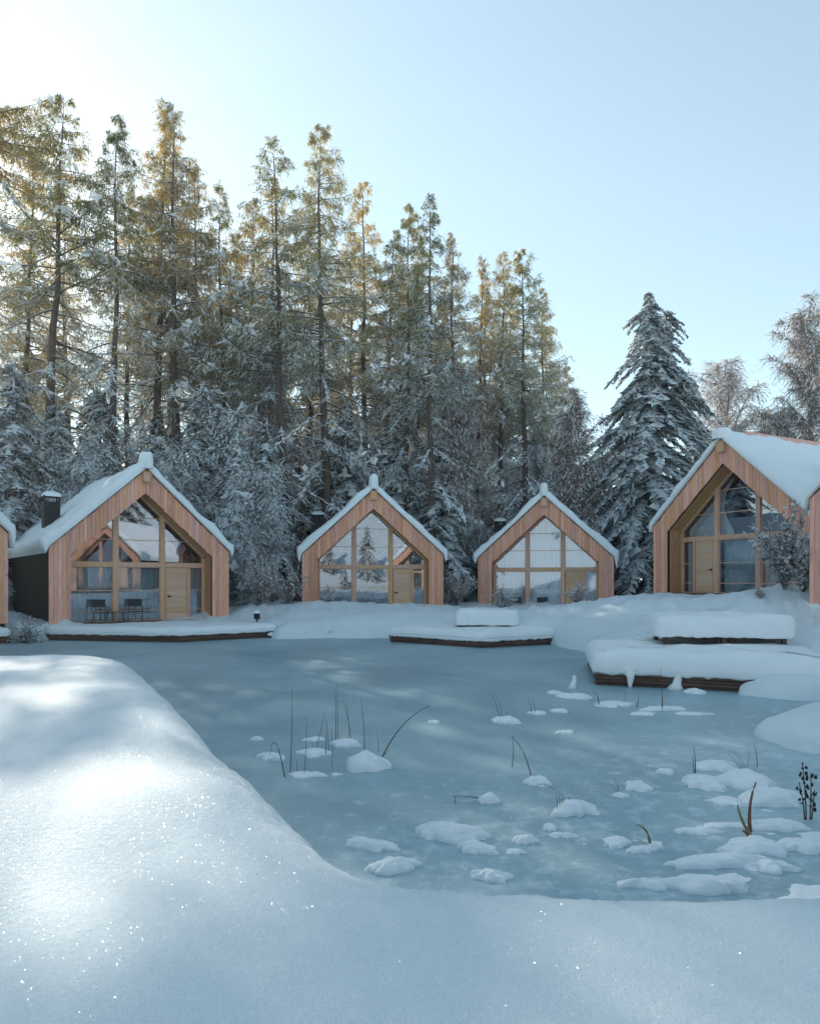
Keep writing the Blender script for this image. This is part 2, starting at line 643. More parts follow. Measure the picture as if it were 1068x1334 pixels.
def pond_sd(P):
    """distance to the pond's edge, positive on land"""
    d2 = np.full(len(P), 1e9)
    inside = np.zeros(len(P), bool)
    n = len(pond)
    for i in range(n):
        a, b = pond[i], pond[(i + 1) % n]
        ab = b - a
        t = np.clip(((P - a) @ ab) / (ab @ ab), 0, 1)
        q = P - (a + t[:, None] * ab)
        d2 = np.minimum(d2, (q ** 2).sum(1))
        c = (a[1] > P[:, 1]) != (b[1] > P[:, 1])
        with np.errstate(divide='ignore', invalid='ignore'):
            xx = (b[0] - a[0]) * (P[:, 1] - a[1]) / (b[1] - a[1]) + a[0]
        inside ^= c & (P[:, 0] < xx)
    return np.sqrt(d2) * np.where(inside, -1, 1)


CTRL = np.array([  # x, y, height, width of the shore's shoulder
    (-9, 10, .93, .7), (-5, 9, .92, .7), (-3, 7.5, .92, .7), (-2, 5, .88, .7), (-.5, 3, .76, .75), (.5, 2.2, .68, .75), (2, 2.5, .66, .75), (5, 2, .66, .75), (0, -1, .66, .8), (0, -4, .7, 1), (-6, 2, .95, .8),
    (6.2, 9.6, .36, .8), (7, 8, .4, .9), (6, 5.5, .5, .9), (6.8, 13.1, .42, .7),
    (-20, 27, .75, 1.2), (-14, 25.3, .7, 1.0), (-13.4, 24.6, .72, .8), (-11, 27, .42, 1.0), (-6, 28.5, .6, 1.2), (-6, 32, 1.1, 1.6), (-4.5, 29, 1.0, 2.2),
    (-3.5, 30.5, 1.12, 2.2), (-1, 30.5, 1.02, 2.2), (1, 31, .95, 2.0), (2.5, 31, .8, 2.2), (4.5, 32, .72, 2.4), (6, 31, .78, 2.6), (8, 30, 1.05, 3.0), (9.6, 27.5, 1.55, 3.6),
    (9, 24.5, 1.55, 3.6), (11, 22.5, 1.86, 3.6), (13.5, 21, 1.9, 3.6), (8, 20.5, 1.15, 3.2), (9, 17.8, .95, 2.6), (12, 17, 1.3, 3.0), (16, 18, 1.8, 3), (16, 24, 1.9, 3),
    (-2, 36, .8, 3), (7, 38, .9, 3), (-12, 34, 1.0, 3), (0, 45, 1.8, 3), (-20, 40, 1.5, 3), (20, 40, 2.2, 3), (0, 70, 4, 3), (30, 10, 1.5, 3), (15, -15, .8, 3), (-15, -15, .8, 3), (-30, 10, 1.0, 2),
    (60, 100, 6, 3), (-60, 100, 6, 3), (0, -100, 1, 3), (100, 0, 2, 3), (-100, 0, 2, 3)])


def ground_z(P):
    P = np.asarray(P, float).reshape(-1, 2)
    d = pond_sd(P)
    q = ((P[:, None, :] - CTRL[None, :, :2]) ** 2).sum(-1) + .15
    wt = q ** -1.9
    wt /= wt.sum(1)[:, None]
    H = wt @ CTRL[:, 2]
    S = wt @ CTRL[:, 3]
    x, y = P[:, 0], P[:, 1]
    r = np.hypot(x, y)
    H = H + 26 * np.tanh(np.where(y < -17, (-17 - y) ** 2 / (8 - 17 - y + 1e-6) * .62, 0) / 26)      # added unseen snow slope, bounces sun onto the lodge fronts and panes
    farm = np.clip((y - 13) / 4, 0, 1) * (y > 0) + np.clip((r - 40) / 10, 0, 1)
    farm = np.clip(farm, 0, 1)
    d = d + (1 - farm) * (.035 * fbm(x / .3, y / .3, 51, 4) + .02 * fbm(x / .09, y / .09, 53, 2))
    d = d + farm * .35 * fbm(x / 1.1, y / 1.1, 31, 3)
    t = np.clip(d / S, 0, 1)
    rampv = np.sqrt(np.clip(1 - (1 - t) ** 2, 0, 1))
    h = H * rampv
    lum = fbm(x / 1.7, y / 1.7, 3, 4) * .24 + np.abs(fbm(x / .6, y / .6, 9, 4)) * .22 - .06
    near = fbm(x / 2.6, y / 2.6, 21, 2) * .05 + fbm(x / .35, y / .35, 41, 3) * .006
    h = h + (lum * farm + near * (1 - farm)) * np.clip(t * 1.6, 0, 1)
    hin = -.5 * np.clip(-d / .25, 0, 1) ** .7
    return np.where(d > 0, h, hin)


def smooth_steps(a, b, n, dens):
    t = np.linspace(a, b, 4000)
    c = np.cumsum(dens(t))
    c = (c - c[0]) / (c[-1] - c[0])
    return np.interp(np.linspace(0, 1, n), c, t)


lr = smooth_steps(math.log(.3), math.log(420), 400, lambda t: 1 + 1.7 * ((t > math.log(2.2)) & (t < math.log(14))) + .9 * ((t >= math.log(14)) & (t < math.log(34))))
rr = np.exp(lr)
aa = np.concatenate([np.linspace(-42, 42, 500), np.linspace(42, 318, 110)[1:-1]])
AA, RR = np.meshgrid(np.radians(aa), rr)
GP = np.stack([np.sin(AA) * RR, np.cos(AA) * RR], -1).reshape(-1, 2)
GZ = np.concatenate([ground_z(c) for c in np.array_split(GP, 24)])
GV = np.column_stack([GP, GZ])
gf = grid_faces(len(rr), len(aa), True)[:, ::-1]
cz = ground_z([(0, 0)])[0]
GV2 = np.vstack([GV, [[0, 0, GZ[:len(aa)].mean()]]])
na = len(aa)
fan = np.stack([np.full(na, len(GV)), (np.arange(na) + 1) % na, np.arange(na)], -1)
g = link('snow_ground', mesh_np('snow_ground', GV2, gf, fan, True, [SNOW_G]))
tag(g, kind='structure')


def gz(x, y):
    return float(ground_z([(x, y)])[0])


iv = MB()
iv.poly([(-30, 1.2, 0), (12, 1.2, 0), (12, 30, 0), (-30, 30, 0)], [(0, 1, 2, 3)])
tag(iv.build('pond_ice', ICE), kind='structure')

# crusts of frost on the ice
fx, fy = np.meshgrid(np.linspace(-.6, 4.9, 260), np.linspace(4.4, 8.2, 220))
fh = fbm(fx / .33, fy / .22, 77, 5) * .05 - .026 + .022 * np.clip((fx - 1.0) / 2.2, -1, 1) - .02 * np.clip((fy - 5.6) / 1.2, -.3, 2)
fh = np.clip(fh, -.01, .025)
fo = link('frost_crust', mesh_np('frost_crust', np.column_stack([fx.ravel(), fy.ravel(), fh.ravel()]), grid_faces(220, 260), None, True, [SNOW]))
tag(fo, kind='stuff')

# ------------------------------------------------------------------ lodges
WID, HE, HA, DEPTH, REC = 7.0, 2.87, 6.09, 9.5, .8
HW, IW = WID / 2, 2.75
SL = (HA - HE) / HW
IA = 5.2


def zr(x):
    return HA - SL * abs(x)


def zo(x):
    return IA - SL * abs(x)


def clip_poly(poly, a, b, c):
    """keep a*x+b*z<=c"""
    out = []
    for i in range(len(poly)):
        p, q = poly[i], poly[(i + 1) % len(poly)]
        dp, dq = a * p[0] + b * p[1] - c, a * q[0] + b * q[1] - c
        if dp <= 0:
            out.append(p)
        if dp * dq < 0:
            t = dp / (dp - dq)
            out.append((p[0] + t * (q[0] - p[0]), p[1] + t * (q[1] - p[1])))
    return out


def under_slope(x0, x1, z0, z1, drop):
    p = [(x0, z0), (x1, z0), (x1, z1), (x0, z1)]
    p = clip_poly(p, SL, 1, IA - drop)
    p = clip_poly(p, -SL, 1, IA - drop) if p else p
    return p


def make_lodge(m):
    """m=1: door on the right, m=-1: door on the left"""
    rd = random.Random(5 if m > 0 else 6)
    root = empty('lodge')
    X = lambda a, b: (min(m * a, m * b), max(m * a, m * b))
    # gable cladding, one board at a time
    xs = list(np.linspace(-HW, -IW, 6)) + list(np.linspace(-IW, IW, 39))[1:] + list(np.linspace(IW, HW, 6))[1:]
    for a, b in zip(xs[:-1], xs[1:]):
        a2, b2 = a + .004, b - .004
        mid = (a + b) / 2
        inner = abs(mid) < IW
        zb = (zo(a2) - .02, zo(b2) - .02) if inner else (-.25, -.25)
        if inner:
            dz = rd.uniform(-.02, .01)
            dm = .3 * (min(zb) - (zb[0] + zb[1]) / 2)
            zb = (zb[0] + dz + (dm if zb[0] > zb[1] else 0), zb[1] + dz + (dm if zb[1] > zb[0] else 0))
        j = rd.uniform(-.015, .02)
        y0 = -.035 - rd.uniform(0, .012)
        mb = MB()
        mb.hexa([(a2, y0, zb[0]), (b2, y0, zb[1]), (b2, 0, zb[1]), (a2, 0, zb[0]), (a2, y0, zr(a2) + j), (b2, y0, zr(b2) + j), (b2, 0, zr(b2) + j), (a2, 0, zr(a2) + j)])
        mb.build('plank', PLANK, root)
    mb = MB()
    for s in (-1, 1):
        mb.prism([(s * HW * .995, -.2), (s * HW * .995, HE - .03), (0, HA - .03), (0, IA), (s * IW, zo(IW)), (s * IW, -.2)], .002, .12)
    mb.build('gable_frame', DARKW, root)
    # reveal boards and soffit
    for s in (-1, 1):
        for i in range(6):
            y0 = .124 + i * (REC - .13) / 6
            mb = MB()
            x0, x1 = sorted((s * (IW - .002), s * (IW + .028)))
            mb.box(x0, x1, y0 + .003, y0 + (REC - .13) / 6 - .003, -.2, zo(IW) - .004 - rd.uniform(0, .004))
            mb.build('reveal_board', SOFFIT, root)
        for i in range(6):
            y0 = .124 + i * (REC - .13) / 6
            y1 = y0 + (REC - .13) / 6 - .005
            mb = MB()
            mb.prism([(s * .004, IA - .002), (s * (IW + .02), zo(IW + .02) - .002), (s * (IW + .02), zo(IW + .02) + .03), (s * .004, IA + .03)], y0 + .003, y1)
            mb.build('soffit_board', SOFFIT, root)
    # side walls: black boards with joints, then back wall and skirt
    for s in (-1, 1):
        mb = MB()
        k = 66
        for i in range(k):
            y0 = .124 + i * (DEPTH - .13) / k
            t = rd.uniform(0, .012)
            x0, x1 = sorted((s * (HW - .1), s * (HW - .02 + t)))
            mb.box(x0, x1, y0 + .004, y0 + (DEPTH - .13) / k - .004, -.6, HE - .12)
        mb.box(*sorted((s * (HW - .14), s * (HW - .06))), .124, DEPTH, -.6, HE - .13)
        mb.build('side_wall', DARKW, root)
    mb = MB()
    mb.prism([(-HW, -.6), (HW, -.6), (HW, HE - .05), (0, HA - .05), (-HW, HE - .05)], DEPTH + .004, DEPTH + .15)
    mb.build('back_wall', DARKW, root)
    mb = MB()
    mb.box(-HW + .05, HW - .05, .05, DEPTH - .05, -1.6, -.62)
    mb.box(-HW + .16, HW - .16, .13, DEPTH - .05, -.6, -.002)
    mb.build('floor_slab', INNER, root)
    mb = MB()
    mb.prism([(-HW + .2, .002), (HW - .2, .002), (HW - .2, HE - .3), (0, HA - .4), (-HW + .2, HE - .3)], 5.0, 5.1)
    mb.build('inner_wall', INNER, root)
    # roof
    for s in (-1, 1):
        mb = MB()
        o = .06
        mb.prism([(s * .001, HA + .03), (s * (HW + o), zr(HW + o) + .03), (s * (HW + o), zr(HW + o) - .08), (s * .001, HA - .09)], .13, DEPTH + .1)
        mb.prism([(s * .001, HA + .07), (s * (HW + o), zr(HW + o) + .07), (s * (HW + o), zr(HW + o) + .034), (s * .001, HA + .034)], -.05, DEPTH + .1)
        mb.build('roof', DARKW, root)
    # ridge beam with a squared end
    mb = MB()
    mb.box(-.15, .15, -.2, .9, HA - .5, HA - .1)
    beam = mb.build('ridge_beam', FRAME, root)
    mb = MB()
    for q in ((-.17, -.13), (.13, .17)):
        mb.box(q[0], q[1], -.235, -.2, HA - .52, HA - .08)
    mb.box(-.13, .13, -.235, -.2, HA - .12, HA - .08)
    mb.box(-.13, .13, -.235, -.2, HA - .52, HA - .48)
    mb.build('end_trim', SOFFIT, beam)
    # glazing
    G0, G1 = REC, REC + .12
    p1, p2 = .84, 1.03          # post between p1 and p2
    T0, T1 = 2.21, 2.36
    d = .075
    for s in (-1, 1):
        mb = MB()
        x0, x1 = sorted((s * p1, s * p2))
        mb.prism([(x0, .002), (x1, .002), (x1, zo(x1) - .004), (x0, zo(x0) - .004)], G0 - .02, G1)
        mb.build('post', FRAME, root)
        mb = MB()
        mb.prism([(s * .0, IA - .004), (s * (IW - .03), zo(IW - .03) - .004), (s * (IW - .03), zo(IW - .03) - d), (0, IA - d)], G0 - .01, G1 - .003)
        mb.build('sloping_frame', FRAME, root)
        mb = MB()
        mb.box(*sorted((s * (IW - .09), s * (IW - .004))), G0 - .005, G1 - .003, .002, zo(IW) - d + .01)
        mb.build('side_post', FRAME, root)
    for a, b in ((-IW + .09, -p2), (-p1, p1), (p2, IW - .09)):
        mb = MB()
        mb.box(a + .001, b - .001, G0 - .03, G1 - .006, T0, T1)
        mb.build('transom', FRAME, root)
    dl, dr = 1.06, 1.98          # door
    sp0, sp1 = 1.985, 2.1
    mb = MB()
    mb.box(*X(sp0, sp1), G0 - .015, G1 - .004, .002, T0 - .002)
    mb.build('door_post', FRAME, root)

    def window(x0, x1, rows, thin):
        x0, x1 = X(x0, x1)
        fr = MB()
        for z in rows[1:-1]:
            pl = under_slope(x0 + .001, x1 - .001, z - thin, z + thin, d)
            if len(pl) > 2:
                fr.prism(pl, G0 + .02, G1 - .012)
        z0, z1 = rows[0], rows[-1]
        e = .035
        outer = under_slope(x0 + .001, x1 - .001, z0 + .001, z1, d)
        # thin sash all round
        cx_, cz_ = sum(p[0] for p in outer) / len(outer), sum(p[1] for p in outer) / len(outer)
        n = len(outer)
        ins = []
        for i in range(n):
            a, p, b = Vector(outer[i - 1]), Vector(outer[i]), Vector(outer[(i + 1) % n])
            d1, d2 = (p - a).normalized(), (b - p).normalized()
            n1, n2 = Vector((-d1.y, d1.x)), Vector((-d2.y, d2.x))
            bis = (n1 + n2)
            k = e / max(.35, (1 + n1.dot(n2)) / 2) / 2
            ins.append(p + bis * k)
        for i in range(n):
            j = (i + 1) % n
            fr.prism([tuple(outer[i]), tuple(outer[j]), tuple(ins[j]), tuple(ins[i])], G0 + .03, G1 - .02)
        f = fr.build('window', FRAME, root)
        for za, zb in zip(rows[:-1], rows[1:]):
            pl = under_slope(x0 + .005, x1 - .005, za + .004, zb - .004, d)
            if len(pl) > 2:
                q = MB()
                q.prism(pl, G0 + .05, G0 + .066)
                q.build('pane', GLASS, f)
    lo = (.004, .42, 1.25, T0)
    hi = (T1, 3.3, 4.22, 5.3)
    window(-IW + .09, -p2, lo, .016)
    window(-p1, p1, lo, .016)
    window(sp1, IW - .09, lo, .014)
    window(-IW + .09, -p2, hi, .016)
    window(-p1, p1, hi, .016)
    window(p2, IW - .09, hi, .016)
    # door of level boards
    mb = MB()
    mb.box(*X(dl, dr), G0 + .02, G0 + .06, .004, T0 - .004)
    door = mb.build('door', FRAME, root)
    k = 9
    for i in range(k):
        z0 = .05 + i * (T0 - .09) / k
        mb = MB()
        mb.box(*X(dl + .07, dr - .05), G0 - rd.uniform(0, .006), G0 + .019, z0 + .004, z0 + (T0 - .09) / k - .004)
        mb.build('board', DOORW, door)
    mb = MB()
    hx = m * (dl + .13)
    mb.tube([(hx, G0 - .005, .98), (hx, G0 - .06, .98), (hx + m * .13, G0 - .06, .98)], .014, 6)
    mb.tube([(hx, G0 + .001, .98), (hx, G0 - .02, .98)], .05, 10)
    mb.build('handle', BLACK, door)
    # chimney
    cxx, cyy = -m * 2.75, 3.6
    mb = MB()
    mb.box(cxx - .3, cxx + .3, cyy - .3, cyy + .3, 3.2, 4.92)
    ch = mb.build('chimney', METAL, root)
    mb = MB()
    for sx in (-1, 1):
        for sy in (-1, 1):
            mb.box(cxx + sx * .27 - .03, cxx + sx * .27 + .03, cyy + sy * .27 - .03, cyy + sy * .27 + .03, 4.922, 5.12)
    mb.box(cxx - .34, cxx + .34, cyy - .34, cyy + .34, 5.122, 5.17)
    mb.build('chimney_cap', METAL, ch)
    s = blob_mesh('snow_cap', .36, .36, .2, 900 + int(m), SNOW, square=.6)
    so = link('snow_cap', s, ch)
    so.location = (cxx, cyy, 5.16)
    return root


def blob_mesh(name, rx, ry, h, seed, m, nu=14, nv=28, square=0.0, rough=.12, flat=.0, ragged=False):
    """a heap of snow: level underside, rounded uneven top"""
    t = np.linspace(0, 1, nu)
    a = np.linspace(0, 2 * np.pi, nv, endpoint=False)
    A, T = np.meshgrid(a, t)
    c, s = np.cos(A), np.sin(A)
    e = 1 / (1 + square * 3)
    ux, uy = np.sign(c) * np.abs(c) ** e, np.sign(s) * np.abs(s) ** e
    if square == 0:
        ux, uy = c, s
    ph = T * np.pi / 2
    rad = np.sin(ph) ** (1.0 if flat == 0 else 1 - flat * .6)
    zz = np.cos(ph) ** (1.0 - flat * .7)
    if ragged:
        rad = T
        zz = np.clip(1 - T ** 2.3, 0, 1) ** .7
    n1 = 1 + rough * 2.2 * fbm(c * 1.3 + seed * 3.7, s * 1.3 + seed * 1.9, seed, 3)
    if ragged:
        n1 = n1 * (1 + T * (.24 * fbm(c * T * 2.6 + seed, s * T * 2.6 - seed, seed + 9, 3) + .14 * fbm(c * T * 7 + seed, s * T * 7, seed + 11, 2)))
    x = ux * rad * rx * n1
    y = uy * rad * ry * n1
    z = zz * h * (1 + rough * 1.6 * fbm(x / max(rx, .05) * 1.6 + seed, y / max(ry, .05) * 1.6, seed + 5, 3))
    z[-1] = -.03
    V = np.column_stack([x.ravel(), y.ravel(), z.ravel()])
    return mesh_np(name, V, grid_faces(nu, nv, True), None, True, [m])


def roof_snow(root, seed, th=.3, droop=(.5, .5), bare_ridge=False):
    """the snow lying on both slopes, thick and rounded at the rims"""
    ext = .3
    Ls = math.hypot(HW, HA - HE)
    ns = 56
    s = np.concatenate([-smooth_steps(0, Ls + ext, ns, lambda t: 1 + 4 * (t > Ls - .5))[::-1], smooth_steps(0, Ls + ext, ns, lambda t: 1 + 4 * (t > Ls - .5))[1:]])
    y = smooth_steps(-.2, DEPTH + .2, 60, lambda t: 1 + 5 * (t < .5))
    S, Y = np.meshgrid(s, y)
    cs, sn = HW / Ls, (HA - HE) / Ls
    a = np.abs(S)
    over = np.clip(a - Ls - .02, 0, None)
    sg = np.sign(S)
    x = sg * np.minimum(a, Ls + .02) * cs + sg * over * .35
    z = HA + .08 - np.minimum(a, Ls + .02) * sn - over * 1.15 * np.where(S < 0, droop[0], droop[1]) / .5
    rim = np.sqrt(np.clip(1 - (1 - np.clip((Ls + ext - a) / .3, 0, 1)) ** 2, 0, 1))
    fr = np.sqrt(np.clip(1 - (1 - np.clip((Y + .2) / .3, 0, 1)) ** 2, 0, 1)) * np.sqrt(np.clip(1 - (1 - np.clip((DEPTH + .2 - Y) / .3, 0, 1)) ** 2, 0, 1))
    nz = fbm(S / .9 + seed, Y / 1.3, seed, 4)
    t = th * (1 + .4 * nz + .12 * fbm(S / .25, Y / .25, seed + 3, 2)) * rim * fr
    t = t + .05 * np.clip(a / Ls - .6, 0, .4)* rim * fr
    # direction: slope normal, turning up at the ridge
    kx = np.clip(a / .5, 0, 1)
    nx, nzv = sg * sn * kx, np.sqrt(np.clip(1 - (sn * kx) ** 2, 0, 1))
    top = np.stack([x + nx * t, Y, z + nzv * t], -1).reshape(-1, 3)
    wob = (.03 * fbm(S / .2, Y / .2, seed + 8, 2))
    bot = np.stack([x, np.clip(Y, -.17, DEPTH + .17), z - .03 + 0 * wob], -1).reshape(-1, 3)
    n = len(top)
    f = grid_faces(len(y), len(s))
    V = np.vstack([top, bot])
    nu, nv = len(y), len(s)
    idx = np.arange(n).reshape(nu, nv)
    per = np.concatenate([idx[0], idx[1:, -1], idx[-1, -2::-1], idx[-2:0:-1, 0]])
    pn = np.roll(per, -1)
    side = np.stack([pn, per, per + n, pn + n], -1)
    return link('roof_snow', mesh_np('roof_snow', V, np.vstack([f[:, ::1], f[:, ::-1] + n, side]), None, True, [SNOW]), root)


LODGES = [  # x, y, floor height, turn, door side, label
    (-10.59, 27.5, EYE - 1.69, 38.2, 1, 'larch lodge with black side wall and open deck chairs out front'),
    (-1.8, 33.95, EYE - 1.65, 7.5, 1, 'larch lodge with mirrored roofs in its glass behind an unbroken snow bank'),
    (7.03, 35.95, EYE - 1.75, -14.5, 1, 'larch lodge with pale curtained glass beside the big snowy spruce'),
    (12.34, 27.05, EYE - .57, -62.5, -1, 'larch lodge on the high snow mound with open dark gable and broad white roof'),
    (-14.07 - 3.5 * math.cos(R(60)), 24.0 - 3.5 * math.sin(R(60)), .92, 60, 1, 'lodge of which only an orange cladding corner shows, next to black side wall'),
    (11.55 + 3.5 * math.cos(R(-62)), 19.8 + 3.5 * math.sin(R(-62)), EYE - .57, -62, -1, 'lodge of which only a cladding edge shows beyond the frosted bush'),
    (19.5, 3.0, 1.4, -98, -1, 'sunlit lodge mirrored in the upper glass of the lodge with deck chairs'),
    (13.5, -13.5, .8, -150, -1, 'lodge mirrored small in the glass of the lodge behind unbroken snow'),
]
protos = {1: make_lodge(1), -1: make_lodge(-1)}
index_kids(None)
used = set()
lodges = []
for i, (x, y, fz, th, m, lab) in enumerate(LODGES):
    o = protos[m] if m not in used else copy_tree(protos[m])
    used.add(m)
    o.location = (x, y, fz)
    o.rotation_euler = (0, 0, R(th))
    tag(o, lab, 'house', 'larch lodges round the pond')
    lodges.append(o)
for i, o in enumerate(lodges):
    roof_snow(o, 11 + i * 7, (.3, .3, .3, .3, .4, .3, .35, .4, .4)[i], ((.38, .35), (.75, .6), (.5, .9), (.4, .4), (.5, .8), (.5, .5), (.5, .5), (.5, .5), (.5, .5))[i])
    mm = blob_mesh('ridge_snow', (.25, .23, .22, .36, .3, .3, .3, .3, .3)[i], .42, (.66, .74, .68, .42, .5, .5, .5, .5, .5)[i], 60 + i, SNOW, rough=.06, flat=.75)
    q = link('ridge_snow', mm, o)
    q.location = ((.03, 0, -.02, -.1, 0, 0, 0, 0, 0)[i], .06, HA + .06)
# bare ridge capping where the wind has cleared it
mb = MB()
mb.prism([(-.22, HA + .24), (.0, HA + .47), (.22, HA + .24), (.22, HA + .2), (-.22, HA + .2)], 1.3, DEPTH)
mb.build('ridge_capping', PLANK, lodges[3])


def curtain(lodge, x0, x1, z0, z1, m, seed, label, y=1.14, tie=0.0, slope=True):
    n = max(24, int((x1 - x0) * 42))
    xs = np.linspace(x0, x1, n)
    zs = np.linspace(0, 1, 9)
    rg = np.random.default_rng(seed)
    ph = np.cumsum(rg.uniform(.5, 1.25, n))
    V = []
    for t in zs:
        for i, x in enumerate(xs):
            top = min(z1, zo(x) - .12) if slope else z1
            zz = z0 + (top - z0) * t
            k = 1 - tie * math.sin(math.pi * min(1, (1 - t) * 1.1)) if tie else 1
            xx = x0 + (x - x0) * k
            V.append((xx, y + .05 * math.sin(ph[i]) * (1 - .3 * t), zz))
    o = link('curtain', mesh_np('curtain', V, grid_faces(len(zs), n), None, True, [m]))
    o.matrix_world = lodge.matrix_world
    o.location = lodge.location
    o.rotation_euler = lodge.rotation_euler
    tag(o, label, 'curtain', 'curtains behind the lodge windows')


bpy.context.view_layer.update()
L1, L2, L3, L4 = lodges[:4]
curtain(L1, -2.5, -1.0, .05, 2.15, CURT, 1, 'grey floor curtain behind two deck chairs, left bay of its window', slope=False)
curtain(L1, -.85, .85, .05, 2.15, CURT, 2, 'grey floor curtain in the bay between deck chairs and door', slope=False)
curtain(L1, 2.08, 2.68, .05, 2.15, CURT, 3, 'narrow grey curtain in the sidelight right of the door behind the chairs', slope=False)
curtain(L2, 2.08, 2.68, .05, 2.15, CURT, 4, 'narrow grey curtain in the sidelight of the lodge with mirrored roofs', slope=False)
curtain(L3, -2.6, -.95, .05, 2.15, SHEER, 5, 'pale sheer curtain behind the frosted bush in the curtained lodge', slope=False)
curtain(L3, -.92, .92, .05, 2.15, SHEER, 6, 'pale sheer curtain in the lower middle bay of the curtained lodge', slope=False)
curtain(L3, 2.06, 2.7, .05, 2.15, SHEER, 7, 'narrow pale curtain right of the door of the curtained lodge', slope=False)
curtain(L3, -2.6, 2.6, 2.3, 5.0, SHEER, 8, 'wide pale sheer curtain filling the gable of the curtained lodge')
curtain(L4, -2.68, -2.08, .05, 2.15, BLUEC, 9, 'narrow blue grey curtain left of the door on the high mound', slope=False)
curtain(L4, -.86, .86, .05, 2.15, BLUEC, 10, 'broad blue grey curtain right of the door on the high mound', slope=False)
curtain(L4, .98, 2.7, .05, 2.15, BLUEC, 11, 'blue grey curtain half hidden by the frosted bush', slope=False)
curtain(L4, -2.6, -.35, 2.3, 4.9, SHEER, 12, 'pale gathered curtain tied back in the dark gable', tie=.22)


# ------------------------------------------------------------------ decks with their snow
def deck(poly, zt, snow, seed, label, fascia_rows=2, base=0.0, edges=None):
    poly = [Vector(p) for p in poly]
    root = empty('deck', (poly[0].x, poly[0].y, 0))
    off = Vector((poly[0].x, poly[0].y))
    loc = [p - off for p in poly]
    n = len(loc)
    area = sum(loc[i].x * loc[(i + 1) % n].y - loc[(i + 1) % n].x * loc[i].y for i in range(n))
    if area < 0:
        loc = loc[::-1]
    c = sum(loc, Vector((0, 0))) / n
    mb = MB()
    ins = [c + (p - c) * .93 for p in loc]
    mb.zprism([tuple(p) for p in ins], base - .3, zt - .06)
    mb.build('substructure', DECKW, root)
    mb = MB()
    mb.zprism([tuple(p) for p in loc], zt - .05, zt)
    mb.build('deck_top', DECKW, root)
    for i in range(n):
        a, b = loc[i], loc[(i + 1) % n]
        dd = (b - a).normalized()
        nn = Vector((dd.y, -dd.x))
        hh = (zt - base - .06) / fascia_rows
        for k in range(fascia_rows):
            z0 = base + .005 + k * hh
            ln = (b - a).length
            cuts = [0, ln] if ln < 2 else [0, ln * .52, ln]
            inset = .02 + (.06 if k == 0 else 0)
            for u0, u1 in zip(cuts[:-1], cuts[1:]):
                p, q = a + dd * (u0 + .004) - nn * inset, a + dd * (u1 - .004) - nn * inset
                p2, q2 = p - nn * .03, q - nn * .03
                m2 = MB()
                m2.hexa([(p.x, p.y, z0), (q.x, q.y, z0), (q2.x, q2.y, z0), (p2.x, p2.y, z0), (p.x, p.y, z0 + hh - .015), (q.x, q.y, z0 + hh - .015), (q2.x, q2.y, z0 + hh - .015), (p2.x, p2.y, z0 + hh - .015)])
                m2.build('fascia_board', DECKW, root)
    slab(loc, zt, snow, seed, root, 'snow_cover')
    tag(root, label, 'deck', 'snow covered decks on the pond shore')
    return root


def slab(loc, zt, snow, seed, root, name, over=.05, roundness=None, under=False):
    """snow on a flat polygon: swollen rounded rim, gently uneven top"""
    n = len(loc)
    lens = [(loc[(i + 1) % n] - loc[i]).length for i in range(n)]
    tot = sum(lens)
    per = []
    N = int(tot / .09)
    for k in range(N):
        u = tot * k / N
        i = 0
        while u > lens[i]:
            u -= lens[i]
            i = (i + 1) % n
        per.append(loc[i].lerp(loc[(i + 1) % n], u / lens[i]))
    P = np.array([tuple(p) for p in per])
    for _ in range(3):
        P = (np.roll(P, 1, 0) + 2 * P + np.roll(P, -1, 0)) / 4
    T = np.roll(P, -1, 0) - np.roll(P, 1, 0)
    T /= np.linalg.norm(T, axis=1)[:, None]
    Nn = np.column_stack([T[:, 1], -T[:, 0]])
    c = P.mean(0)
    r = roundness or min(snow * .75, .3)
    rings = []
    for ang in np.linspace(-80, 0, 4)[:-1]:
        rings.append((over * math.cos(R(ang)) - .0, snow * .16 + snow * .16 * math.sin(R(ang)) - .02))
    rings.append((over, snow * .3))
    rings.append((over * .9, snow - r))
    for ang in np.linspace(15, 90, 7):
        rings.append((over * .9 - r + r * math.cos(R(ang)), snow - r + r * math.sin(R(ang))))
    V = []
    dmin = np.linalg.norm(P - c, axis=1)
    for o_, h in rings:
        q = P + Nn * o_
        w_ = 1 + .22 * fbm(q[:, 0] / .7 + seed, q[:, 1] / .7, seed, 3)
        hh = h * w_ if h > snow * .25 else h + .03 * fbm(q[:, 0] / .12, q[:, 1] / .12, seed + 2, 2)
        q = q + Nn * (.035 * fbm(q[:, 0] / .25, q[:, 1] / .25 + h, seed + 4, 3))[:, None]
        V.append(np.column_stack([q, zt + hh]))
    for k in (.72, .48, .25, .1):
        o_ = over * .9 - r
        q = c + (P + Nn * o_ - c) * k
        w_ = 1 + .22 * fbm(q[:, 0] / .7 + seed, q[:, 1] / .7, seed, 3)
        V.append(np.column_stack([q, zt + snow * w_ * (1 + .04 * (1 - k))]))
    V = np.array(V).reshape(-1, 3)
    nr = len(rings) + 4
    f = grid_faces(nr, len(P), True)
    cap = len(V)
    V = np.vstack([V, [[c[0], c[1], V[-len(P):, 2].mean()]]])
    last = (nr - 1) * len(P)
    j = np.arange(len(P))
    f3 = np.stack([last + j, last + (j + 1) % len(P), np.full(len(P), cap)], -1)
    return link(name, mesh_np(name, V, f, f3, True, [SNOW]), root)


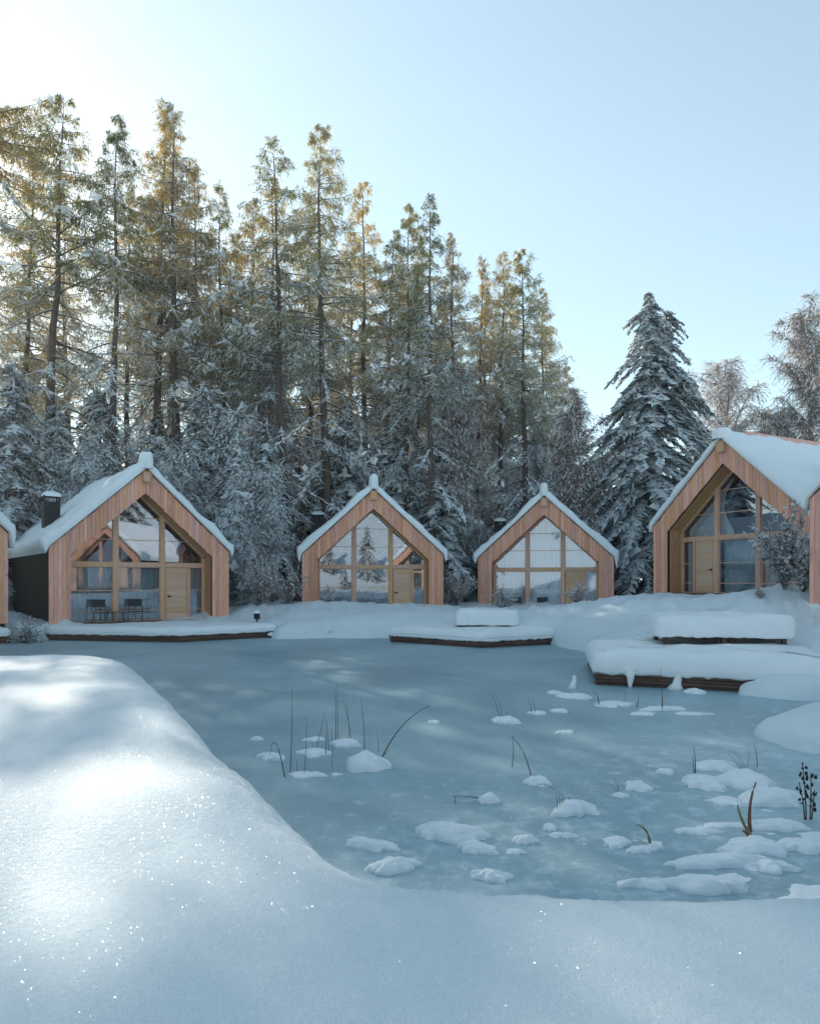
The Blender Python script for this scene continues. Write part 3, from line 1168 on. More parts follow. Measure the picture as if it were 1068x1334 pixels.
deck([(-13.05, 24.75), (-8.05, 23.9), (-5.1, 26.2), (-7.3, 29.4), (-8.2, 29.3), (-13.4, 25.1)], .24, .28, 41, 'long low deck under snow in front of the deck chairs')
deck([(-.75, 24.2), (2.35, 21.95), (4.95, 23.3), (4.6, 26.0), (.2, 26.6)], .22, .34, 42, 'dark edged deck under snow jutting out below the curtained lodge')
deck([(3.85, 14.3), (8.1, 12.75), (9.2, 16.4), (4.55, 17.6)], .26, .46, 43, 'big weathered board deck under thick snow with a drooping icicle', fascia_rows=3)
deck([(-13.75, 23.7), (-16.4, 20.4), (-18.5, 21.2), (-14.9, 24.4)], .26, .3, 44, 'dark deck corner under snow at the orange cladding')
mb = MB()
mb.box(-14.5, -13.9, 23.2, 23.5, 0, .2)


def lounger(cx_, cy_, rz, w_, d_, z0, gap, snow, seed, label):
    root = empty('low_bench', (cx_, cy_, z0), rz)
    mb = MB()
    mb.box(-w_ / 2 + .06, w_ / 2 - .06, -d_ / 2 + .06, d_ / 2 - .06, gap, gap + .05)
    mb.build('seat', DECKW, root)
    for sx in (-1, 0, 1):
        for sy in (-1, 1):
            m2 = MB()
            xx, yy = sx * (w_ / 2 - .2), sy * (d_ / 2 - .18)
            m2.box(xx - .05, xx + .05, yy - .05, yy + .05, -.25, gap - .002)
            m2.build('leg', DECKW, root)
    loc = [Vector((-w_ / 2, -d_ / 2)), Vector((w_ / 2, -d_ / 2)), Vector((w_ / 2, d_ / 2)), Vector((-w_ / 2, d_ / 2))]
    slab(loc, gap + .02, snow, seed, root, 'snow_cover', .03, min(.2, snow * .45))
    tag(root, label, 'bench', 'snow laden benches on the decks')


lounger(2.75, 24.6, R(-4), 2.15, 1.5, .5, .1, .5, 51, 'low bench under a square snow slab on the deck below the curtained lodge')
lounger(7.15, 16.0, R(-9), 2.9, 1.5, .74, .16, .46, 52, 'long low bench under a swollen snow slab on the big board deck')

# icicle of snow sliding off the big deck
mb = MB()
ic = px(815, 893)
mb.tube([(ic[0], 14.02, .34), (ic[0] + .01, 13.97, .2), (ic[0] - .005, 13.96, .06), (ic[0], 13.96, -.01)], [.12, .075, .045, .03], 8)
tag(mb.build('icicle', SNOW, None, True), 'white icicle drooping from the snow over the weathered board deck', 'icicle')
# the snow column by the other gap, and a frozen post
for X_, Y_, H_, r_, lab in ((880, 898, .34, .1, 'snow horn standing against the weathered deck boards'), (745, 897, .26, .06, 'thin snow topped stump on the ice left of the weathered deck')):
    p = px(X_, Y_)
    mb = MB()
    mb.tube([(p[0], p[1], -.02), (p[0] + .02, p[1], H_ * .3), (p[0] + .05, p[1], H_ * .7), (p[0] + .04, p[1], H_)], [r_ * 1.9, r_ * .9, r_ * .7, r_ * .5], 9)
    tag(mb.build('snow_stump', SNOW, None, True), lab, 'snow stump')


# ------------------------------------------------------------------ chairs, table and small things by the lodges
def chair(label, loc, rz):
    root = empty('folding_chair', loc, rz)
    for s in (-1, 1):
        m2 = MB(); m2.tube([(s * .26, -.22, 0), (s * .26, .2, .62)], .016, 5); m2.build('leg', CHAIRW, root)
        m2 = MB(); m2.tube([(s * .26, .22, 0), (s * .26, -.2, .62)], .016, 5); m2.build('leg', CHAIRW, root)
        m2 = MB(); m2.tube([(s * .26, .18, .5), (s * .26, .24, .9)], .016, 5); m2.build('back_post', CHAIRW, root)
        m2 = MB(); m2.box(s * .26 - .03, s * .26 + .03, -.22, .24, .62, .645); m2.build('armrest', CHAIRW, root)
    m2 = MB(); m2.box(-.25, .25, -.2, .2, .41, .425); m2.build('seat', CANVAS, root)
    m2 = MB(); m2.box(-.27, .27, .215, .235, .62, .92); m2.build('backrest', CANVAS, root)
    m2 = MB(); m2.tube([(-.26, -.2, .05), (.26, -.2, .05)], .014, 5); m2.build('stretcher', CHAIRW, root)
    tag(root, label, 'chair', 'canvas folding chairs in front of the lodges')
    return root


def on_lodge(L, x, y, z):
    th = L.rotation_euler[2]
    return (L.location.x + math.cos(th) * x - math.sin(th) * y, L.location.y + math.sin(th) * x + math.cos(th) * y, L.location.z + z)


chair('charcoal folding chair in front of the left window bay, facing the pond', on_lodge(L1, -1.62, .3, -.02), L1.rotation_euler[2] + .15)
chair('charcoal folding chair in front of the middle window bay, nearer the door', on_lodge(L1, -.3, .35, -.02), L1.rotation_euler[2] - .2)
chair('dark chair half sunk in snow behind the frosted bush of the curtained lodge', on_lodge(L3, -1.45, .1, -.12), L3.rotation_euler[2] + .2)
chair('dark chair half sunk in snow under the middle bay of the curtained lodge', on_lodge(L3, -.15, .1, -.12), L3.rotation_euler[2] - .1)
t = empty('low_table', on_lodge(L1, -.95, .25, 0), L1.rotation_euler[2])
m2 = MB(); m2.box(-.24, .24, -.2, .2, .4, .43); m2.build('table_top', CHAIRW, t)
for sx in (-1, 1):
    for sy in (-1, 1):
        m2 = MB(); m2.box(sx * .2 - .02, sx * .2 + .02, sy * .16 - .02, sy * .16 + .02, -.02, .398); m2.build('leg', CHAIRW, t)
tag(t, 'small wooden table standing between two charcoal folding chairs', 'table')

for X_, Y_, Z_, lab in ((327, 805, .75, 'dark lantern half sunk in snow beside the lodge with deck chairs'), (346, 808, .72, 'short dark post leaning in snow right of the half sunk lantern')):
    p = px(X_, Y_, Z_)
    q = empty('garden_lamp', (p[0], p[1] + 1, gz(p[0], p[1] + 1)), .3)
    m2 = MB(); m2.tube([(0, 0, -.2), (0, 0, .1)], .035, 8); m2.build('post', BLACK, q)
    m2 = MB(); m2.tube([(0, 0, .1), (0, 0, .36)], .12, 10); m2.build('lamp_head', BLACK, q)
    s = link('snow_cap', blob_mesh('snow_cap', .13, .13, .09, 71, SNOW), q); s.location = (0, 0, .355)
    tag(q, lab, 'garden lamp')

# ------------------------------------------------------------------ snow heaps on the ice
HEAPS = [
    (333, 966, 14, 8, 'tiny snow heap at the foot of the snow bank left of all reeds'),
    (352, 992, 34, 14, 'rounded snow heap under the small arched reed'),
    (400, 1013, 46, 9, 'flat strip of snow just right of the tallest reed'),
    (413, 986, 42, 13, 'low snow heap at the foot of the leaning reed tuft'),
    (449, 974, 42, 14, 'snow heap from which twin upright reeds rise'),
    (476, 1008, 60, 36, 'biggest snow heap among the reeds, long slanting reed on top'),
    (410, 966, 24, 7, 'small snow heap behind the leaning reed tuft'),
    (437, 1011, 14, 5, 'tiny snow dot left of the biggest reed heap'),
    (566, 943, 14, 6, 'lone tiny snow heap right of the slanting reed tip'),
    (660, 944, 36, 14, 'snow heap with two thin reeds spreading from it'),
    (700, 1025, 34, 18, 'snow heap under the tall hairpin reed'),
    (637, 1049, 32, 18, 'snow heap at the end of the level snapped reed'),
    (583, 1094, 80, 30, 'long high snow heap in the middle of the near ice'),
    (617, 1112, 48, 20, 'oval snow heap touching the long high one'),
    (484, 1107, 62, 18, 'flat snow heap closest to the corner of the snow bank'),
    (515, 1136, 66, 22, 'wide snow heap right at the curve of the snow bank'),
    (641, 1149, 56, 20, 'long flat heap alone between oval heap and near bank'),
    (680, 1101, 34, 16, 'small round snow heap right of the oval heap'),
    (671, 1113, 22, 9, 'tiny snow heap below the small round one'),
    (750, 1064, 62, 26, 'snow heap bristling with short reed stubble'),
    (715, 1083, 20, 12, 'knob of snow below the stubble heap'),
    (730, 1092, 32, 10, 'thin snow patch next to the knob below the stubble'),
    (800, 1103, 36, 16, 'snow heap left of the yellow arched leaf'),
    (838, 1112, 54, 14, 'low snow heap under the yellow arched leaf'),
    (866, 1010, 22, 12, 'lone domed snow heap left of the reed pair on open ice'),
    (827, 1031, 40, 20, 'peaked snow heap with a twig at its side'),
    (806, 1040, 22, 9, 'little snow heap touching the peaked one'),
    (932, 1004, 52, 15, 'narrow heap behind the double snow hump'),
    (915, 1028, 60, 22, 'left hump of the double snow hump'),
    (970, 1030, 72, 34, 'tall right hump of the double snow hump'),
    (1012, 1050, 76, 30, 'broad snow heap beside the black seed stalk'),
    (950, 1050, 44, 13, 'low snow strip below the double snow hump'),
    (1022, 1083, 66, 20, 'flat wide heap between seed stalk and rust coloured leaf'),
    (905, 1088, 60, 12, 'thin flat patch left of the rust coloured leaf'),
    (985, 1114, 86, 28, 'ragged snow heap at the root of the rust coloured leaf'),
    (945, 1132, 110, 24, 'longest ragged snow heap before the rust coloured leaf'),
    (1003, 1136, 72, 20, 'oval heap right of the longest ragged heap'),
    (1045, 1110, 50, 22, 'snow heap at the frame edge below the seed stalk'),
    (842, 1158, 64, 18, 'ragged heap melting into the near bank below the yellow leaf'),
    (925, 1164, 124, 26, 'smooth long heap merging into the near bank'),
    (737, 957, 24, 7, 'thin snow patch right of the spreading reed heap'),
    (728, 929, 20, 7, 'small snow patch left of the icy stump in mid pond'),
    (700, 931, 24, 6, 'flat snow patch with two short reeds'),
    (752, 912, 44, 12, 'snow heap round the snow topped stump'),
    (722, 905, 20, 6, 'small drift left of the snow topped stump'),
    (800, 921, 46, 9, 'low drift with a curved stalk in front of the weathered deck'),
    (862, 926, 50, 8, 'low drift round the brown stake'),
    (838, 932, 30, 6, 'small drift left of the brown stake'),
    (902, 932, 40, 5, 'thin drift right of the brown stake'),
    (905, 905, 26, 10, 'small heap below the deck boards right of the snow horn'),
]
for i, (x, y, w_, h_, lab) in enumerate(HEAPS):
    p = px(x, y - h_ * .25)
    k = p[1] / F_PX
    tiltf = EYE / p[1]
    rx = w_ * k / 2 * 1.05
    hz = max(.02, h_ * k * .5)
    ry = min(rx * .75, max(rx * .35, h_ * k / tiltf * .35))
    sub = random.Random(i)
    me = blob_mesh('snow_heap', rx, ry, hz, 200 + i, SNOW, 16, 56, rough=.3, flat=.25, ragged=True)
    # a second lump melted into the first
    o = link('snow_heap', me)
    o.location = (p[0], p[1], 0)
    o.rotation_euler = (0, 0, sub.uniform(-.3, .3))
    tag(o, lab, 'snow heap', 'snow heaps on the pond ice')


# ------------------------------------------------------------------ reeds and dry stalks
def stem_pts(base, tip, ctrl=None, Y0=None):
    """a stalk standing at the depth of its foot"""
    p = px(*base)
    Y = p[1]
    f = lambda q: (((q[0] - CX) * Y / F_PX) - p[0], 0, EYE - (q[1] - HOR) * Y / F_PX)
    a, b = np.array(f(base)), np.array(f(tip))
    a[2] = 0
    if ctrl is None:
        c = (a + b) / 2 + np.array([.02, .02, 0])
    else:
        c = np.array(f(ctrl))
    pts = []
    for t in np.linspace(0, 1, 10):
        q = (1 - t) ** 2 * a + 2 * t * (1 - t) * c + t * t * b
        q[1] += .06 * t * t
        pts.append(q)
    return p, pts


REEDS = [
    ('tallest upright reed, thin and alone, by the snow bank', 'reed', REED, [((378, 1006), (379, 898), None, .006), ((371, 1013), (350, 985), (358, 940), .007), ((386, 1005), (385, 990), None, .004)]),
    ('pair of slim reeds right behind the flat snow strip', 'reed', REED, [((396, 1012), (398, 935), None, .004), ((432, 1000), (431, 950), None, .003)]),
    ('leaning reed tuft on its low heap', 'reed', REED, [((410, 982), (422, 928), None, .005), ((406, 980), (405, 966), None, .005), ((424, 984), (424, 940), None, .005), ((428, 980), (425, 945), None, .004), ((433, 984), (430, 955), None, .004)]),
    ('twin upright reeds with a folded blade', 'reed', REED, [((437, 968), (436, 898), None, .007), ((440, 968), (438, 893), None, .005), ((457, 962), (441, 915), (450, 905), .004), ((455, 966), (451, 917), None, .004)]),
    ('single upright reed behind the biggest reed heap', 'reed', REED, [((475, 986), (470, 911), None, .006)]),
    ('long reed slanting out of the biggest snow heap', 'reed', REED, [((497, 988), (560, 921), (522, 935), .009), ((493, 980), (490, 957), None, .004), ((498, 985), (507, 977), None, .006)]),
    ('tall hairpin reed bent down on itself', 'reed', REED, [((692, 1012), (667, 962), (682, 970), .007), ((667, 1000), (669, 960), None, .006)]),
    ('two thin reeds spreading from one heap', 'reed', REED, [((652, 940), (640, 902), None, .006), ((655, 938), (645, 900), None, .004), ((661, 940), (660, 925), None, .005)]),
    ('two short reeds on the flat patch in mid pond', 'reed', REED, [((692, 930), (689, 911), None, .006), ((697, 930), (694, 911), None, .006)]),
    ('level snapped reed lying just over the ice', 'reed', REED, [((628, 1041), (592, 1040), (610, 1037), .005), ((592, 1047), (592, 1039), None, .005)]),
    ('short reed stubble poking from a heap', 'reed', REED, [((728 + dx, 1062 - abs(dx) * .2), (728 + dx * 1.05 + e, 1034 + abs(dx) * .5), None, .005) for dx, e in ((0, 1), (4, 0), (8, -2), (12, 2), (20, 5), (28, -4), (34, 3), (-3, 1))]),
    ('yellow arched leaf over a low heap', 'reed leaf', REEDG, [((847, 1104), (832, 1078), (846, 1078), .014)]),
    ('rust coloured leaf with an olive blade beside it', 'reed leaf', REEDR, [((983, 1098), (965, 1052), (964, 1070), .02), ((977, 1084), (989, 1022), (973, 1048), .018), ((984, 1100), (972, 1086), (978, 1090), .025)]),
    ('thin upright reed at the left of the double hump', 'reed', REED, [((905, 1012), (906, 974), None, .008), ((903, 1012), (904, 985), None, .006)]),
    ('thin upright reed at the right of the double hump', 'reed', REED, [((986, 1000), (985, 970), None, .006)]),
    ('sparse dry grass blades over the double hump', 'grass tuft', REED, [((966, 1004), (952, 984), None, .003), ((968, 1004), (959, 980), None, .003), ((970, 1004), (966, 985), None, .003), ((972, 1002), (978, 982), None, .003), ((962, 1004), (945, 992), None, .003)]),
    ('twig at the side of the peaked heap', 'twig', REED, [((806, 1036), (802, 1016), None, .004), ((804, 1034), (797, 1024), None, .003)]),
    ('brown stake standing in a low drift', 'stake', REEDR, [((862, 925), (863, 899), None, .014), ((862, 928), (862, 870), None, .005)]),
    ('curved stalk in the drift before the weathered deck', 'reed', REED, [((780, 920), (775, 903), (780, 905), .01), ((815, 912), (815, 900), None, .004)]),
    ('slanting stalk left of the brown stake', 'reed', REED, [((829, 922), (833, 907), None, .009), ((872, 886), (872, 868), None, .004)]),
    ('grass stubble at the foot of the snow bank below the second lodge', 'grass tuft', REED, [((408 + dx, 831), (407 + dx + e, 821 + (dx % 3)), None, .02) for dx, e in ((0, 1), (4, -2), (9, 2), (14, -1), (19, 2), (24, 0))]),
    ('grass stubble at the shore right before the dark edged deck', 'grass tuft', REED, [((455 + dx, 831), (455 + dx + e, 820 + (dx % 4)), None, .02) for dx, e in ((0, 1), (5, -1), (11, 2), (17, -2))]),
    ('dark grass stubble between long low deck and second snow bank', 'grass tuft', REED, [((372 + dx, 832), (371 + dx + e, 823 + (dx % 3)), None, .018) for dx, e in ((0, 1), (3, -1), (7, 2))]),
    ('thin grey twig bent over a wide arc by the stubble', 'twig', REED, [((722, 1030), (690, 1040), (702, 1010), .003)]),
]
for lab, cat, m, stems in REEDS:
    p0 = px(*stems[0][0])
    root = empty('reed_plant', (p0[0], p0[1], 0))
    for base, tip, ctrl, rad in stems:
        p, pts = stem_pts(base, tip, ctrl)
        dx, dy = p[0] - p0[0], p[1] - p0[1]
        mb = MB()
        mb.tube([(q[0] + dx, q[1] + dy, q[2]) for q in pts], list(np.linspace(rad, rad * .35, len(pts))), 5)
        mb.build('stem', m if not (m is REEDR and base == (983, 1098)) else REEDG, root)
    tag(root, lab, cat, 'dry reeds standing in the ice')

# dark seed stalk
p = px(1050, 1068)
root = empty('seed_stalk', (p[0], p[1], 0))
k = p[1] / F_PX
rd = random.Random(3)
for sx, hh, lean in ((0, 74, -.3), (10, 60, .25), (-4, 48, -.5), (14, 38, .5)):
    mb = MB()
    x0 = sx * k * .5
    top = (x0 + lean * .08, .02, hh * k)
    mb.tube([(x0, 0, 0), (x0 + lean * .03, 0, hh * k * .5), top], [.007, .006, .004], 5)
    mb.build('stem', REED, root)
    for j in range(int(hh / 4.5)):
        t = rd.uniform(.3, 1)
        c = Vector((x0 + lean * .08 * t + rd.uniform(-.035, .035), rd.uniform(-.03, .03), hh * k * t))
        m2 = MB()
        r_ = rd.uniform(.007, .017)
        m2.tube([(c.x, c.y, c.z - r_), (c.x, c.y, c.z), (c.x + .004, c.y, c.z + r_ * 1.3)], [r_ * .5, r_, r_ * .4], 6)
        m2.build('seed_head', SEED, root)
tag(root, 'dry stalk with black seed heads at the frozen edge', 'dry plant')


# ------------------------------------------------------------------ trees
class Leaves:
    def __init__(s):
        s.v = []
        s.n = 0

    def add(s, P, D, W):
        """rhombic blades: foot P, run D, half width W"""
        P, D, W = (np.asarray(a, float).reshape(-1, 3) for a in (P, D, W))
        q = np.stack([P, P + D * .45 + W, P + D, P + D * .45 - W], 1)
        s.v.append(q)

    def roof(s, A, B, W, drop):
        """snow lying along a twig: a ridge from A to B and two slanting sides"""
        A, B, W, drop = (np.asarray(a, float).reshape(-1, 3) for a in (A, B, W, drop))
        M = (A + B) / 2
        s.v.append(np.stack([A, M + W - drop, B, M + (drop * -.35)], 1))
        s.v.append(np.stack([A, M + (drop * -.35), B, M - W - drop], 1))

    def mesh(s, name, m):
        V = np.concatenate(s.v).reshape(-1, 3)
        F = np.arange(len(V)).reshape(-1, 4)
        return mesh_np(name, V, F, None, False, [m])


def unit(v):
    return v / np.maximum(1e-6, np.linalg.norm(v, axis=-1, keepdims=True))


def larch_meshes(seed, H, cs, Lmax, leaf, dens=1.0, snow=.5, nm='larch', bare=.2, spread=1.0):
    rg = np.random.default_rng(seed)
    tr = MB()
    zs = np.linspace(-.8, H, 14)
    ox = np.cumsum(rg.normal(0, .07, 14)); oy = np.cumsum(rg.normal(0, .07, 14))
    lean = rg.normal(0, .012, 2)
    ax = lambda z: np.array([np.interp(z, zs, ox) + lean[0] * z, np.interp(z, zs, oy) + lean[1] * z, z])
    rad = lambda z: .30 * (H / 26) * (1 - z / H) ** 1.05 + .012
    tr.tube([tuple(ax(z)) for z in zs], [rad(max(z, 0)) for z in zs], 8)
    lf, sn = Leaves(), Leaves()
    z = H * cs * .35
    while z < H - .06:
        u = (z / H - cs) / (1 - cs)
        live = u > 0
        if live:
            L = Lmax * ((1 - u) ** .85) * (.6 + .4 * min(1, u * 5 + .4)) * rg.uniform(.55, 1.3) + .18
        else:
            L = Lmax * rg.uniform(.45, 1.3)
            if rg.random() < .2:
                z += .25
                continue
        az = rg.uniform(0, 2 * np.pi)
        out = np.array([math.cos(az), math.sin(az), 0])
        sid = np.array([-out[1], out[0], 0])
        up = (rg.uniform(-.1, .25) + .55 * max(0, u) ** 3) if live else rg.uniform(-.35, .1)
        n = 7
        t = np.linspace(0, 1, n)[:, None]
        bend = rg.normal(0, .12)
        pts = ax(z) + out * L * t + np.array([0, 0, 1]) * L * (up * t - (.35 + .25 * (not live)) * t ** 2 + .28 * t ** 3.5) + sid * bend * L * t ** 2
        tr.tube([tuple(p) for p in pts], list(np.linspace(.035 * (L / 3) + .008, .006, n)), 3)
        # lying snow along the branch
        sp = snow * (1.9 - 1.75 * (z / H))
        if rg.random() < min(1, sp * 1.3):
            for i in range(n - 1):
                if rg.random() < sp + .15:
                    wv = sid * rg.uniform(.07, .17)
                    sn.roof(pts[i] + [0, 0, .05], pts[i + 1] + [0, 0, .05], wv, np.array([0, 0, .07]))
        nt_ = int((7 + 9 * L) * dens * (1 if live else .6))
        tt = rg.uniform(.12, 1, nt_) ** .8
        base = np.stack([np.interp(tt, t[:, 0], pts[:, k]) for k in range(3)], -1)
        side = rg.choice([-1, 1], nt_)[:, None]
        tl = (rg.uniform(.25, 1.05, nt_) * (1.1 - .4 * tt) * min(1.2, L / 2 + .1))[:, None]
        d0 = unit(out * rg.uniform(.0, .8, (nt_, 1)) + sid * side * rg.uniform(.2, 1, (nt_, 1)) * spread + np.array([0, 0, -1]) * rg.uniform(.15, 1.1, (nt_, 1)))
        # leafy blades along each hanging twig
        kk = 7 if live else 3
        for k in range(kk):
            f = k / kk
            P = base + d0 * tl * f + np.array([0, 0, -1]) * tl * .25 * f * f + rg.normal(0, .05, (nt_, 3))
            D = unit(d0 + np.array([0, 0, -.5]) + rg.normal(0, .45, (nt_, 3))) * (rg.uniform(.1, .3, (nt_, 1)))
            Wv = unit(np.cross(D, rg.normal(0, 1, (nt_, 3)))) * rg.uniform(.012, .028, (nt_, 1))
            if live or rg.random() < .25 + bare:
                lf.add(P, D, Wv)
        # frosted twigs
        sel = rg.random(nt_) < sp
        if sel.any():
            A = base[sel]; B = A + d0[sel] * tl[sel] * .9
            Wv = unit(np.cross(d0[sel], rg.normal(0, 1, (sel.sum(), 3)))) * rg.uniform(.012, .035, (sel.sum(), 1))
            sn.add(A, B - A, Wv)
        if rg.random() < snow * .16:
            # a clump that has caught the snow
            c = pts[rg.integers(3, n)]
            m_ = 18
            P = c + rg.normal(0, .2, (m_, 3))
            sn.add(P, rg.normal(0, .2, (m_, 3)) + [0, 0, -.1], rg.normal(0, .07, (m_, 3)))
        z += (rg.uniform(.07, .2) if live else rg.uniform(.16, .42)) / max(.6, dens) ** .5
    return tr.mesh('trunk', BARK, True), lf.mesh('crown', leaf), sn.mesh('snow_load', TSNOW)


def spruce_meshes(seed, H, Rm, snow=.8, dens=1.0, leaf=None, thin=1.0, top2=False, droop=1.0, need=3, rag=.28):
    rg = np.random.default_rng(seed)
    tr = MB()
    tr.tube([(0, 0, -.8), (0, 0, H * .5), (0, 0, H)], [.02 * H, .011 * H, .02], 8)
    lf, sn = Leaves(), Leaves()
    axes = [(np.zeros(3), 0.04 * H, H, Rm)]
    if top2:
        tr.tube([(0, 0, H * .55), (1.0, .2, H * .7), (1.55, .3, H * .965)], [.1, .08, .02], 6)
        axes.append((np.array([1.5, .3, 0]), .62 * H, H * .965, Rm * .42))
    up = np.array([0, 0, 1.0])
    for org, z0, z1, R0 in axes:
        z = z0
        while z < z1 - .1:
            u = (z - z0) / (z1 - z0)
            rr_ = R0 * ((1 - u) ** .8) * (.75 + .25 * min(1, u * 6)) + .15
            for k in range(rg.integers(5, 8)):
                az = rg.uniform(0, 2 * np.pi)
                out = np.array([math.cos(az), math.sin(az), 0])
                sid = np.array([-out[1], out[0], 0])
                L = rr_ * rg.uniform(.45, 1.2) * (1 + rag * math.sin(az * 2 + seed) + .2 * math.sin(z * 1.7 + seed))
                zz = z + rg.uniform(-.12, .12)
                n = 6
                t = np.linspace(0, 1, n)[:, None]
                dr = droop * rg.uniform(.4, .75)
                pts = org + up * zz + out * L * t + up * L * (.12 * t - dr * t ** 1.6 + .12 * t ** 4)
                tr.tube([tuple(p) for p in pts], list(np.linspace(.03, .006, n)), 3)
                m_ = max(4, int(L / .16 * dens))
                tt = np.linspace(.18, 1, m_)
                base = np.stack([np.interp(tt, t[:, 0], pts[:, q]) for q in range(3)], -1)
                base = np.repeat(base, 2, 0)
                tt2 = np.repeat(tt, 2)
                s_ = np.tile([-1, 1], m_)[:, None]
                tl = ((.42 * L * (1 - tt2) + .16) * rg.uniform(.6, 1.2, 2 * m_))[:, None]
                d0 = unit(out * .75 + sid * s_ * rg.uniform(.5, 1.1, (2 * m_, 1)) - up * rg.uniform(.25, .85, (2 * m_, 1)))
                M = 2 * m_
                for q in range(need):
                    f = q / 3
                    P = base + d0 * tl * f + rg.normal(0, .03, (M, 3))
                    D = unit(d0 - up * rg.uniform(.2, 1.1, (M, 1)) + rg.normal(0, .25, (M, 3))) * (tl * .5 + .1)
                    W = unit(np.cross(D, rg.normal(0, 1, (M, 3)))) * rg.uniform(.03, .07, (M, 1))
                    lf.add(P, D, W)
                sel = rg.random(M) < snow
                if sel.any():
                    A = base[sel] + up * .03
                    B = base[sel] + d0[sel] * tl[sel] * rg.uniform(.7, 1.1, (sel.sum(), 1)) + up * .02
                    W = np.cross(d0[sel], up) * rg.uniform(.04, .15, (sel.sum(), 1)) * thin
                    sn.roof(A, B, W, np.tile(up * .05, (sel.sum(), 1)) * rg.uniform(.6, 1.6, (sel.sum(), 1)))
                if rg.random() < snow:
                    for i in range(1, n - 1):
                        if rg.random() < .8:
                            wv = sid * rg.uniform(.12, .34) * min(1, L) * thin
                            sn.roof(pts[i] + up * .08, pts[i + 1] + up * .06, wv, up * rg.uniform(.06, .2))
            z += rg.uniform(.22, .4) * (1.0 if H > 8 else .75)
    return tr.mesh('trunk', BARK, True), lf.mesh('crown', leaf or L_DARK), sn.mesh('snow_load', TSNOW)


def birch_meshes(seed, H, Wd, dens=1.0, furred=False):
    rg = np.random.default_rng(seed)
    tr = MB()
    lf, sn = Leaves(), Leaves()
    zs = np.linspace(-.5, H * .93, 9)
    ox = np.cumsum(rg.normal(0, .12, 9)); oy = np.cumsum(rg.normal(0, .12, 9))
    ax = lambda z: np.array([np.interp(z, zs, ox), np.interp(z, zs, oy), z])
    tr.tube([tuple(ax(z)) for z in zs], list(np.linspace(.2 * H / 18, .03, 9)), 8)
    up = np.array([0, 0, 1.0])
    z = H * .15
    while z < H * .93:
        u = z / H
        az = rg.uniform(0, 6.28)
        out = np.array([math.cos(az), math.sin(az), 0]); sid = np.array([-out[1], out[0], 0])
        L = Wd * (.35 + .65 * math.sin(math.pi * min(1, u * .9 + .12))) * rg.uniform(.3, 1.1)
        t = np.linspace(0, 1, 8)[:, None]
        pts = ax(z) + out * L * .66 * t ** .9 + up * L * (1.2 * t - .5 * t ** 2.4) + sid * L * rg.normal(0, .15) * t ** 2
        tr.tube([tuple(p) for p in pts], list(np.linspace(.05 * L / 2.5 + .01, .008, 8)), 4)
        for i in range(7):
            sn.roof(pts[i] + up * .04, pts[i + 1] + up * .04, sid * .035, up * .05)
        n = int(115 * dens * (.3 + L / Wd))
        tt = rg.uniform(.1, 1.02, n)
        base = np.stack([np.interp(tt, t[:, 0], pts[:, q]) for q in range(3)], -1)
        tl = rg.uniform(.3, 1.3, (n, 1)) * (.6 + .3 * L / Wd)
        d0 = unit(out * rg.uniform(-.4, 1, (n, 1)) + sid * rg.normal(0, .8, (n, 1)) + up * rg.uniform(-.5, .8, (n, 1)))
        for q in range(4):
            P = base + d0 * tl * q / 4 - up * tl * .6 * (q / 4) ** 2
            D = unit(d0 - up * q * .42 + rg.normal(0, .3, (n, 3))) * tl * .4
            Wv = unit(np.cross(D, rg.normal(0, 1, (n, 3)))) * rg.uniform(.012, .03, (n, 1))
            (lf if q < (2 if furred else 3) else sn).add(P, D, Wv * (1.5 if furred and q > 1 else 1))
        z += rg.uniform(.08, .22) / dens
    return tr.mesh('trunk', BARK2, True), lf.mesh('crown', L_GREY if furred else L_FROST), sn.mesh('snow_load', TSNOW)


def shrub_meshes(seed, H, Wd, n=60, leafy=False):
    rg = np.random.default_rng(seed)
    tr = MB()
    lf, sn = Leaves(), Leaves()
    up = np.array([0, 0, 1.0])
    for i in range(n):
        az = rg.uniform(0, 6.28)
        r_ = rg.random() ** .6
        out = np.array([math.cos(az), math.sin(az), 0]) * r_ * Wd / 2
        h = H * rg.uniform(.5, 1.05) * (1 - .35 * r_)
        t = np.linspace(0, 1, 6)[:, None]
        pts = out * t ** 1.3 * np.array([1, 1, 1]) + up * h * (t ** .9) + rg.normal(0, .03, (6, 3)) * t
        tr.tube([tuple(p) for p in pts], list(np.linspace(.012, .004, 6)), 3)
        m_ = int(16 * h / 1.5) + 6
        tt = rg.uniform(.2, 1, m_)
        base = np.stack([np.interp(tt, t[:, 0], pts[:, q]) for q in range(3)], -1)
        D = unit(rg.normal(0, 1, (m_, 3)) + [0, 0, .2]) * rg.uniform(.08, .24, (m_, 1))
        W = unit(np.cross(D, rg.normal(0, 1, (m_, 3)))) * rg.uniform(.012, .028, (m_, 1))
        lf.add(base, D, W)
        s_ = rg.random(m_) < .95
        sn.add(base[s_] + [0, 0, .02], D[s_] * rg.uniform(.5, .9, (s_.sum(), 1)), np.cross(D[s_], up) * .3 + rg.normal(0, .008, (s_.sum(), 3)))
    return tr.mesh('stem', TWIG, True), lf.mesh('twigs', L_GREY if leafy else L_FROST), sn.mesh('snow_load', TSNOW)


